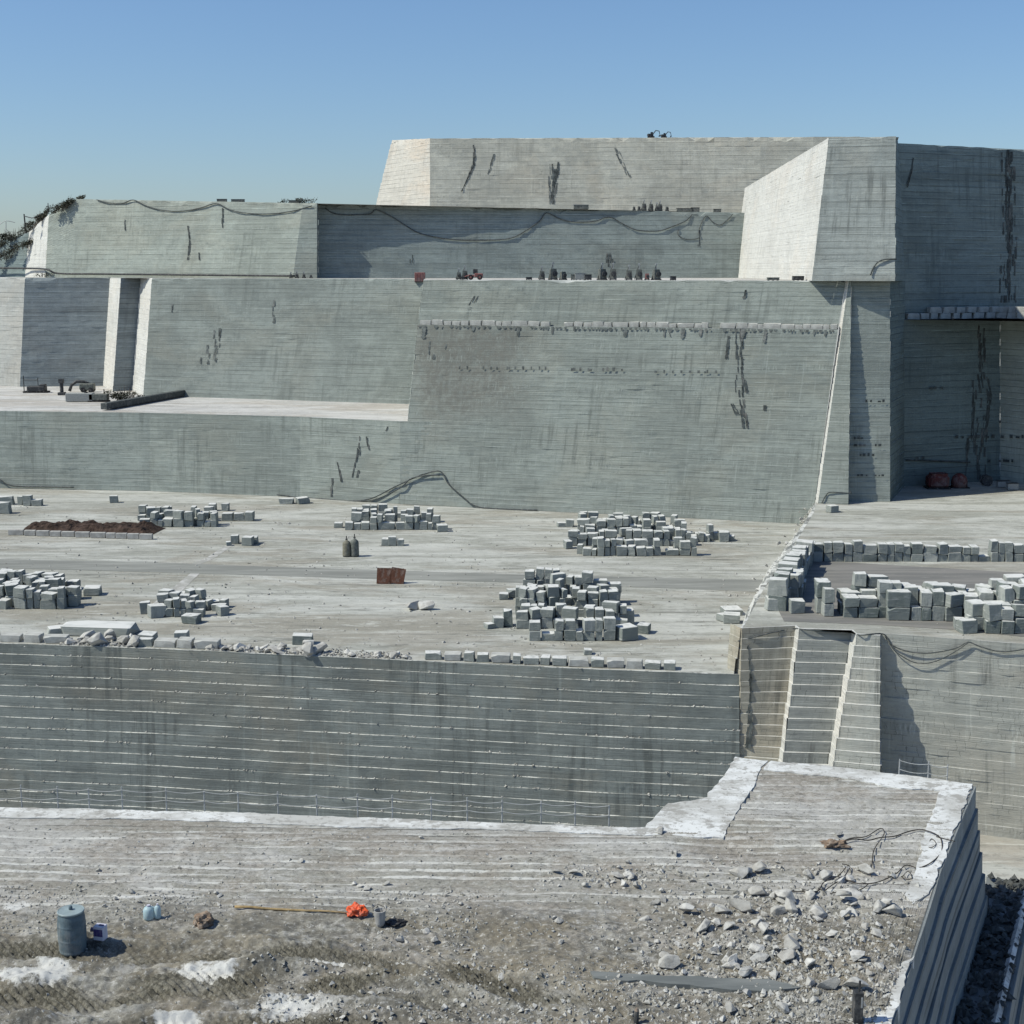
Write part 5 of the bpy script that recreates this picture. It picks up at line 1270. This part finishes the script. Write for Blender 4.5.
for i, (px, py, D_, rx, h, sl, lab, mt) in enumerate(((62, 209, 280.5, 2.4, 1.3, .45, 'olive scrub on the sloping top left corner of the pale terrace', 'leaf2'), (72, 203, 281, 2.0, .9, .3, 'dark low scrub highest on the sloping terrace corner', 'leaf'), (16, 239, 295, 2.6, 1.6, .2, 'tangled dry scrub on the spoil slope at the left', 'leaf'), (4, 246, 297, 2.6, 1.8, .1, 'dry scrub at the left picture edge below the railing', 'leaf2'), (31, 229, 290.5, 2.6, 1.7, .5, 'dark scrub on the spoil slope beside the railing post', 'leaf'), (41, 219, 285.5, 1.8, 1.2, .6, 'scrub above the small bright white face', 'leaf2'), (22, 248, 290, 3.0, 1.3, .3, 'trailing scrub hanging over the dark wall at far left', 'leaf'), (6, 258, 294, 3.4, 1.5, .3, 'low trailing scrub at the left edge above the dark pipe', 'leaf'))):
    shrub(V(px, py + 1.5, D_), rx * 1.35, 1.3, h * 1.35, 750, .42, lab, M[mt], slope=sl, twigs=22, group='scrub on the upper left slope')
shrub(Q(43, 279.6, L2 + .1), 2.2, .8, 1.0, 160, .3, 'small green weed clump on the pipe below the bright white face', M['leaf2'], group='scrub on the upper left slope')
shrub(L3(312, -1) if False else Q(309, 260.6, ZAT(203, 259.4)), 2.6, .9, 1.0, 200, .35, 'dark scrub on the terrace rim above its right corner', M['leaf'], group='scrub on the upper left slope')
shrub(Q(284, 262.5, ZAT(203, 261)), 1.3, .8, .8, 120, .3, 'small dark scrub on the terrace rim left of its corner', M['leaf'], group='scrub on the upper left slope')
for px, w_, lab in ((222, 1.8, 'green flat crate on the pale terrace rim, left one'), (238, 2.4, 'green flat crate on the pale terrace rim, right one'), (295, 2.2, 'dull flat crate on the terrace rim between two scrubs')):
    D_ = 280.6 + (px - 76) / (303 - 76) * (259.5 - 280.6) + 1.4; zz = ZAT(199, 280.6) + (px - 76) / 227 * (ZAT(203, 259.5) - ZAT(199, 280.6))
    t = empty('crate', Q(px, D_, zz), lab, 'crate', 'crates on the terrace rim'); m = MB(); m.box((0, 0, .25), (w_, .8, .45)); m.build('box', M['rig'], t, bevel=.03); m = MB(); m.box((0, 0, .5), (w_ * 1.04, .85, .06)); m.build('lid', M['dark'], t)
# railing
t = empty('railing', V(25, 232, 294), 'rusty post and sagging rail above the spoil slope at far left', 'railing')
def rel(p): return p - t.location
m = MB(); m.tube([rel(V(26, 233, 294)), rel(V(24, 214, 294))], [.17, .13], 6); m.build('post', M['dark'], t)
m = MB(); m.tube([rel(V(48, 214, 284)), rel(V(48, 203, 284))], [.12, .08], 6); m.build('post', M['dark'], t)
m = MB(); m.tube([rel(V(24, 216, 294)), rel(V(32, 218, 291)), rel(V(41, 217, 287))], .1, 5); m.build('rail', M['dark'], t)
t = empty('railing', V(6, 236, 298), 'bent thin rail on a short post at the left picture edge', 'railing')
m = MB(); m.tube([rel(V(6, 236, 298)), rel(V(6, 222, 298))], .08, 5); m.build('post', M['steel'], t)
m = MB(); m.tube(smooth([rel(V(-12, 226, 298)), rel(V(-2, 225, 298)), rel(V(6, 221, 298)), rel(V(15, 222.5, 298))]), .07, 5); m.build('rail', M['steel'], t)

# ------------------------------------------------------------------ on the platform
# soil bed bordered by stones
A_, B2, C_, D2 = G(18, 533, 0), G(148, 537, 0), G(166, 528, 0), G(30, 525, 0)
NU, NV = 80, 14; gv = []
for i in range(NU):
    for j in range(NV):
        u, v = i / (NU - 1), j / (NV - 1); p = A_.lerp(B2, u).lerp(D2.lerp(C_, u), v); e = min(u * 12, (1 - u) * 12, v * 4, (1 - v) * 4, 1)
        gv.append((p.x, p.y, .03 + max(0, e) * (.85 + .55 * noise.noise(Vector((p.x * .6, p.y * .6, 1))) + .3 * noise.noise(Vector((p.x * 2, p.y * 2, 4))))))
me = bpy.data.meshes.new('soil'); me.from_pydata(gv, [], [(i * NV + j, (i + 1) * NV + j, (i + 1) * NV + j + 1, i * NV + j + 1) for i in range(NU - 1) for j in range(NV - 1)])
b = NB('brown_soil', .95); o = b.coord('Object'); n = b.noise(o, (1.5, 1.5, 1.5), 6, .7); b.col(b.mix(b.ramp(n, .4, .65), (.035, .022, .016), (.085, .055, .042))); b.bump(n, 1, .3); me.materials.append(b.m)
t = empty('soil_bed', A_, 'long bed of dark brown soil edged in front by pale kerb stones', 'soil bed')
o = bpy.data.objects.new('soil', me); col.objects.link(o); o.parent = t; o.location = -t.location
M['kerb'] = plain('pale_kerb_stone', (.42, .41, .385), .9, .35, 0, 1.2)
x = 9
while x < 147:
    wp = rnd.uniform(9, 18); p = G(x + wp / 2, 534.5 + (x - 9) * .033, 0); s = proj(p)[2] / F
    m = MB(); m.box((p.x - t.location.x, p.y - t.location.y - .3, .36), (wp * s * .95, .55, .7), Matrix.Rotation(rnd.uniform(-.02, .02) - .05, 3, 'Z')); m.build('kerb_stone', M['kerb'], t, bevel=.04); x += wp
# rusty plates leaning together
t = empty('steel_plate', G(384, 584, 0), 'rust brown steel plate leaning, left one of the pair', 'plate', 'rusty plates on the platform')
def plate(t, lean, w_, hgt):
    m = MB(); m.box((0, .3, hgt / 2 * .93 + .03), (w_, .09, hgt), Matrix.Rotation(-.32, 3, 'X') @ Matrix.Rotation(lean, 3, 'Y')); m.build('sheet', M['rust'], t)
    for sx in (-.3, .3):
        m = MB(); m.box((sx * w_, .38, hgt / 2 * .93), (.1, .1, hgt * .96), Matrix.Rotation(-.32, 3, 'X') @ Matrix.Rotation(lean, 3, 'Y')); m.build('rib', M['rust'], t)
    m = MB(); m.tube([(0, .5, hgt * .8), (0, 1.5, 0.05)], .07, 5); m.build('prop', M['dark'], t)
plate(t, .03, 1.6, 1.75)
t = empty('steel_plate', G(397.5, 584, 0), 'rust brown steel plate leaning sideways, right one of the pair', 'plate', 'rusty plates on the platform'); plate(t, .17, 1.6, 1.75)
M['khaki'] = plain('khaki_paint', (.19, .18, .135), .7, .4, 0, 3)
# the two upright cylinders
for px, hh, lab in ((346.5, 2.5, 'upright grey cylinder with a thin spike, left of the two'), (354.5, 2.75, 'upright dark cylinder with a long spike, right of the two')):
    t = empty('upright_tank', G(px, 557, 0), lab, 'tank', 'upright tanks mid platform')
    m = MB(); m.lathe((0, .4, 0), [(.50, .08), (.52, .2), (.50, hh * .62), (.42, hh * .70), (.18, hh * .77), (.1, hh * .8)], 14); m.build('body', M['khaki'] if px < 350 else M['rig'], t, True)
    m = MB(); m.tube([(0, .4, hh * .78), (0, .4, hh)], .06, 6); m.box((0, .4, hh * .84), (.3, .12, .1)); m.build('spike', M['dark'], t)
    m = MB(); m.lathe((0, .4, 0), [(.48, 0), (.48, .09)], 14); m.build('foot_ring', M['dark'], t)
# machinery parked in the shaded recess
t = empty('covered_machine', Q(937, 199.5, 3), 'large dark red tarpaulin covered machine in the shaded recess', 'machine')
m = MB(); m.box((0, 0, 1.05), (3.0, 2.2, 1.8)); m.box((.1, 0, 2.0), (2.4, 1.8, .3)); m.build('tarpaulin', M['darkred'], t, bevel=.35)
m = MB(); m.box((0, 0, .12), (3.3, 2.3, .22)); m.build('skid', M['black'], t)
t = empty('covered_machine', Q(959, 200.2, 3), 'smaller domed red tarpaulin covered machine in the shaded recess', 'machine')
m = MB(); m.lathe((0, 0, 0), [(1.15, .1), (1.15, .9), (.95, 1.6), (.5, 2.0), (.1, 2.1)], 16); m.build('tarpaulin', M['darkred'], t, True)
m = MB(); m.box((0, 0, .07), (2.5, 2.2, .12)); m.build('skid', M['black'], t)
t = empty('wire_drum', Q(986, 202, 3), 'dark round wire drum beside the red covered machines', 'wire drum')
m = MB(); m.tube([(0, -.5, .8), (0, .5, .8)], .55, 16); m.build('coil', M['cable'], t)
for y in (-.55, .55): m = MB(); m.tube([(0, y - .06, .8), (0, y + .06, .8)], .8, 16); m.build('flange', M['dark'], t)
for px, w_, lab in ((1003, 1.8, 'pale crate left one in the shaded recess'), (1012, 1.5, 'pale crate right one in the shaded recess')):
    t = empty('crate', Q(px, 201 - (px - 1000) * .25, 3), lab, 'crate', 'crates in the recess'); m = MB(); m.box((0, 0, .5), (w_, 1.0, .9)); m.build('box', M['rigpale'], t, bevel=.05); m = MB(); m.box((0, 0, .97), (w_ * 1.05, 1.05, .07)); m.build('lid', M['dark'], t)

# ------------------------------------------------------------------ railing along the near bench
def fence(tops, label):
    a = tops[0]; t = empty('metal_railing', a, label, 'railing')
    for p in tops:
        m = MB(); q = p - t.location; m.tube([q + Vector((0, 0, -1.05)), q + Vector((0, 0, rnd.uniform(-.03, .05)))], .018, 6); m.build('post', M['steel'], t)
    for dz in (-.03, -.28):
        for q0, q1 in zip(tops, tops[1:]):
            pass
        m = MB(); pts = []
        for q0, q1 in zip(tops, tops[1:]):
            for j in range(6): g = j / 6; pts.append(q0.lerp(q1, g) - t.location + Vector((0, -.02, dz - .05 * math.sin(math.pi * g))))
        pts.append(tops[-1] - t.location + Vector((0, -.02, dz))); m.tube(pts, .010, 5); m.build('rail', M['steel'], t)
    return t
ft = []
for px in (-16, 21, 57, 88, 121, 165, 203, 237, 277, 316, 357, 392, 431, 467, 502, 541, 575, 609):
    p = G(px, 809 + (px / 643) * 20 - 1, ZB); p.y = rear(p.x) + .12; p.z = ZB + .56; ft.append(p)
fence(ft, 'long thin two rail steel railing behind the pale rear margin of the bench')
ft = []
for px in (900, 929, 948):
    p = G(px, 771 + (px - 860) / 113 * 15, ZB); p.y = rear(p.x) + .1; p.z = ZB + .45; ft.append(p)
fence(ft, 'short three post railing behind the bench corner against the shadowed wall')

# ------------------------------------------------------------------ things lying on the near bench
M['drum'] = plain('blue_grey_drum', (.115, .16, .185), .55, .4, 0, 5)
M['lid'] = plain('pale_drum_lid', (.27, .33, .34), .5, .3, 0, 5)
p = on_bench(73, 949); p.z -= .02; t = empty('drum', p, 'blue grey plastic drum with a pale lid standing on the bench', 'drum')
prof = [(.235, 0.0), (.262, .02), (.268, .05), (.262, .09), (.268, .2), (.275, .27), (.279, .30), (.275, .33), (.277, .45), (.275, .57), (.279, .60), (.273, .63), (.262, .75), (.25, .82), (.256, .84), (.256, .865), (.245, .87)]
m = MB(); m.lathe((0, 0, 0), prof, 40); m.build('body', M['drum'], t, False)
m = MB(); m.lathe((0, 0, 0), [(.262, .850), (.264, .875), (.252, .885), (.235, .878), (.05, .882)], 40); m.build('lid', M['lid'], t)
m = MB(); m.lathe((-.01, .02, 0), [(.035, .88), (.04, .92), (.03, .955), (.012, .965)], 12); m.build('knob', M['drum'], t)
p = on_bench(101, 944); t = empty('plastic_box', p, 'small white box with a purple label right of the drum', 'box', None, -.25)
M['white_pl'] = plain('white_plastic', (.58, .57, .66), .5, .15); M['purple'] = plain('purple_label', (.055, .035, .16), .5, .3)
m = MB(); m.box((0, 0, .15), (.23, .18, .30)); m.build('body', M['white_pl'], t, bevel=.012)
m = MB(); m.box((0, -.092, .17), (.20, .006, .15)); m.build('label', M['purple'], t)
m = MB(); m.tube([(-.11, -.02, .19), (-.19, -.03, .2)], [.035, .05], 8); m.build('spout', M['purple'], t)
m = MB(); m.box((.03, 0, .306), (.10, .05, .012)); m.build('handle', M['purple'], t)
b = NB('pale_blue_plastic', .35); b.col((.42, .56, .60)); b.p.inputs['Alpha'].default_value = .75; M['jug'] = b.m
for px, r_, hh, lab in ((149, .115, .30, 'wider translucent pale blue jug of the pair on the gravel'), (158, .07, .31, 'narrow translucent pale blue bottle of the pair on the gravel')):
    p = on_bench(px, 919); t = empty('plastic_jug', p, lab, 'jug'); m = MB(); m.lathe((0, 0, 0), [(r_ * .9, 0), (r_, .02), (r_, hh * .65), (r_ * .75, hh * .82), (r_ * .3, hh * .9)], 18); m.build('body', M['jug'], t, True)
    m = MB(); m.lathe((0, 0, 0), [(r_ * .33, hh * .88), (r_ * .33, hh)], 12); m.build('cap', M['white_pl'], t)
    if px == 149: m = MB(); m.tube([(r_ * .8, 0, hh * .55), (r_ * 1.35, 0, hh * .6), (r_ * 1.3, 0, hh * .8), (r_ * .6, 0, hh * .85)], .014, 6); m.build('handle', M['jug'], t)
def crumple(name, p, size, seed, mat, label, cat, flat=.8, fold=.35):
    bm = bmesh.new(); bmesh.ops.create_icosphere(bm, subdivisions=4, radius=.5)
    for v in bm.verts:
        n = v.co.normalized(); k = 1 + fold * noise.noise(n * 1.8 + Vector((seed, 0, 0))) * 1.4 + fold * .8 * abs(noise.noise(n * 4.2 + Vector((0, seed, 0)))) - fold * .3 * abs(noise.noise(n * 9 + Vector((0, 0, seed))))
        v.co = Vector((v.co.x * size[0], v.co.y * size[1], v.co.z * size[2])) * k; v.co.z = max(v.co.z, -size[2] * .32)
    mn = min(v.co.z for v in bm.verts)
    for v in bm.verts: v.co.z -= mn
    me = bpy.data.meshes.new(name); bm.to_mesh(me); bm.free(); me.materials.append(mat); o = bpy.data.objects.new(name, me); col.objects.link(o); o.location = p; return tag(o, label, cat)
M['sack'] = plain('brown_sack', (.26, .185, .13), .9, .5, 0, 7)
crumple('sack', on_bench(203, 926), (.42, .34, .30), 3, M['sack'], 'crumpled brown sack lying right of the pale blue jugs', 'sack')
crumple('cloth', on_bench(357, 915) + Vector((0, 0, .01)), (.34, .28, .24), 7, M['orange'], 'bright orange crumpled cloth at the right end of the wooden pole', 'cloth', fold=.5)
crumple('rag', on_bench(394, 924), (.42, .26, .12), 11, M['black'], 'black rag lying right of the grey stump', 'rag', fold=.5)
a, c2 = on_bench(235, 909) + Vector((0, 0, .05)), on_bench(349, 915) + Vector((0, 0, .06))
m = MB(); m.tube([a.lerp(c2, k / 8) + Vector((0, .012 * math.sin(k * 2.1), .01 * math.sin(k * 1.3))) for k in range(9)], [.030 - .0012 * k for k in range(9)], 8)
tag(m.build('pole', M['wood'], None, True), 'long yellowish wooden pole lying on the gravel', 'pole')
M['stump'] = plain('grey_cement', (.40, .39, .37), .9, .35, 0, 8)
p = on_bench(380, 925); t = empty('bucket', p, 'cement caked grey bucket standing between the orange cloth and black rag', 'bucket', None, .3)
m = MB(); m.lathe((0, 0, 0), [(.085, 0), (.10, .05), (.115, .2), (.125, .33), (.105, .33), (.09, .12), (.01, .10)], 20); m.build('body', M['stump'], t)
m = MB(); m.tube([(-.12, 0, .31), (-.14, .05, .38), (-.02, .1, .42), (.11, .06, .36), (.12, 0, .31)], .008, 5); m.build('handle', M['dark'], t)
# two short posts at the bottom edge
p = on_bench(857, 1023); t = empty('marker_post', p, 'dark square post with a slot at the bottom picture edge', 'post')
m = MB(); m.box((0, 0, .28), (.17, .17, .60)); m.build('post', M['dark'], t, bevel=.012)
m = MB(); m.box((.05, -.09, .40), (.03, .012, .20)); m.build('slot', M['steel'], t); m = MB(); m.tube([(.02, 0, .55), (.02, 0, .78)], .022, 6); m.build('pin', M['dark'], t)
p = on_bench(636, 1023); t = empty('stake', p, 'short dark stake with a pale tip at the bottom edge', 'stake')
m = MB(); m.tube([(0, 0, -.05), (.01, 0, .24)], [.05, .045], 8); m.build('shaft', M['dark'], t); m = MB(); m.tube([(.01, 0, .24), (.01, 0, .29)], [.045, .02], 8); m.build('tip', M['sack'], t)
# wire tangle near the right rim
W_ = lambda L, h=.03: [on_bench(x, y) + Vector((0, 0, h + .04 * abs(math.sin(i * 1.7)))) for i, (x, y) in enumerate(L)]
M['wire'] = plain('rusty_wire', (.05, .042, .036), .8, .4)
for r_, L, lab in ((.014, [(836, 846), (852, 842), (868, 842), (880, 840), (895, 838), (908, 834), (922, 832), (938, 838), (942, 847), (940, 856), (930, 866), (918, 870)], 'thick rusty wire curving along the pale rim of the bench'),
    (.012, [(918, 870), (906, 868), (898, 874), (888, 881), (874, 885), (858, 886), (846, 882), (838, 879)], 'rusty wire looping back from the rim over the gravel'),
    (.012, [(836, 846), (850, 841), (866, 838), (880, 831), (884, 836), (874, 852), (872, 866), (870, 878)], 'rusty wire crossing the tangle from left to right'),
    (.012, [(792, 893), (808, 895), (818, 893), (824, 885), (838, 878), (846, 870)], 'rusty wire end trailing left into the rubble'),
    (.010, [(928, 848), (931, 842), (936, 845), (932, 850), (927, 849)], 'small closed wire loop on the pale bench rim'),
    (.010, [(902, 878), (908, 874), (912, 880), (905, 882), (901, 878)], 'small wire loop left of the bench rim'),
    (.011, [(936, 838), (946, 842), (955, 843)], 'wire end hooked over the outer bench edge'),
    (.011, [(830, 895), (845, 894), (860, 893), (868, 887)], 'low wire strand among pebbles below the tangle'),
    (.011, [(824, 893), (832, 888), (842, 880), (850, 870), (842, 866)], 'bent wire stub standing out of the rubble')):
    m = MB(); m.tube(smooth(W_(L), 4), r_, 6); tag(m.build('wire', M['wire'], None, True), lab, 'wire', 'wires tangled at the bench corner')
crumple('moss_clump', on_bench(834, 848), (.5, .3, .16), 21, M['sack'], 'small dull clump of dry weed in the wire tangle', 'weed', fold=.6)
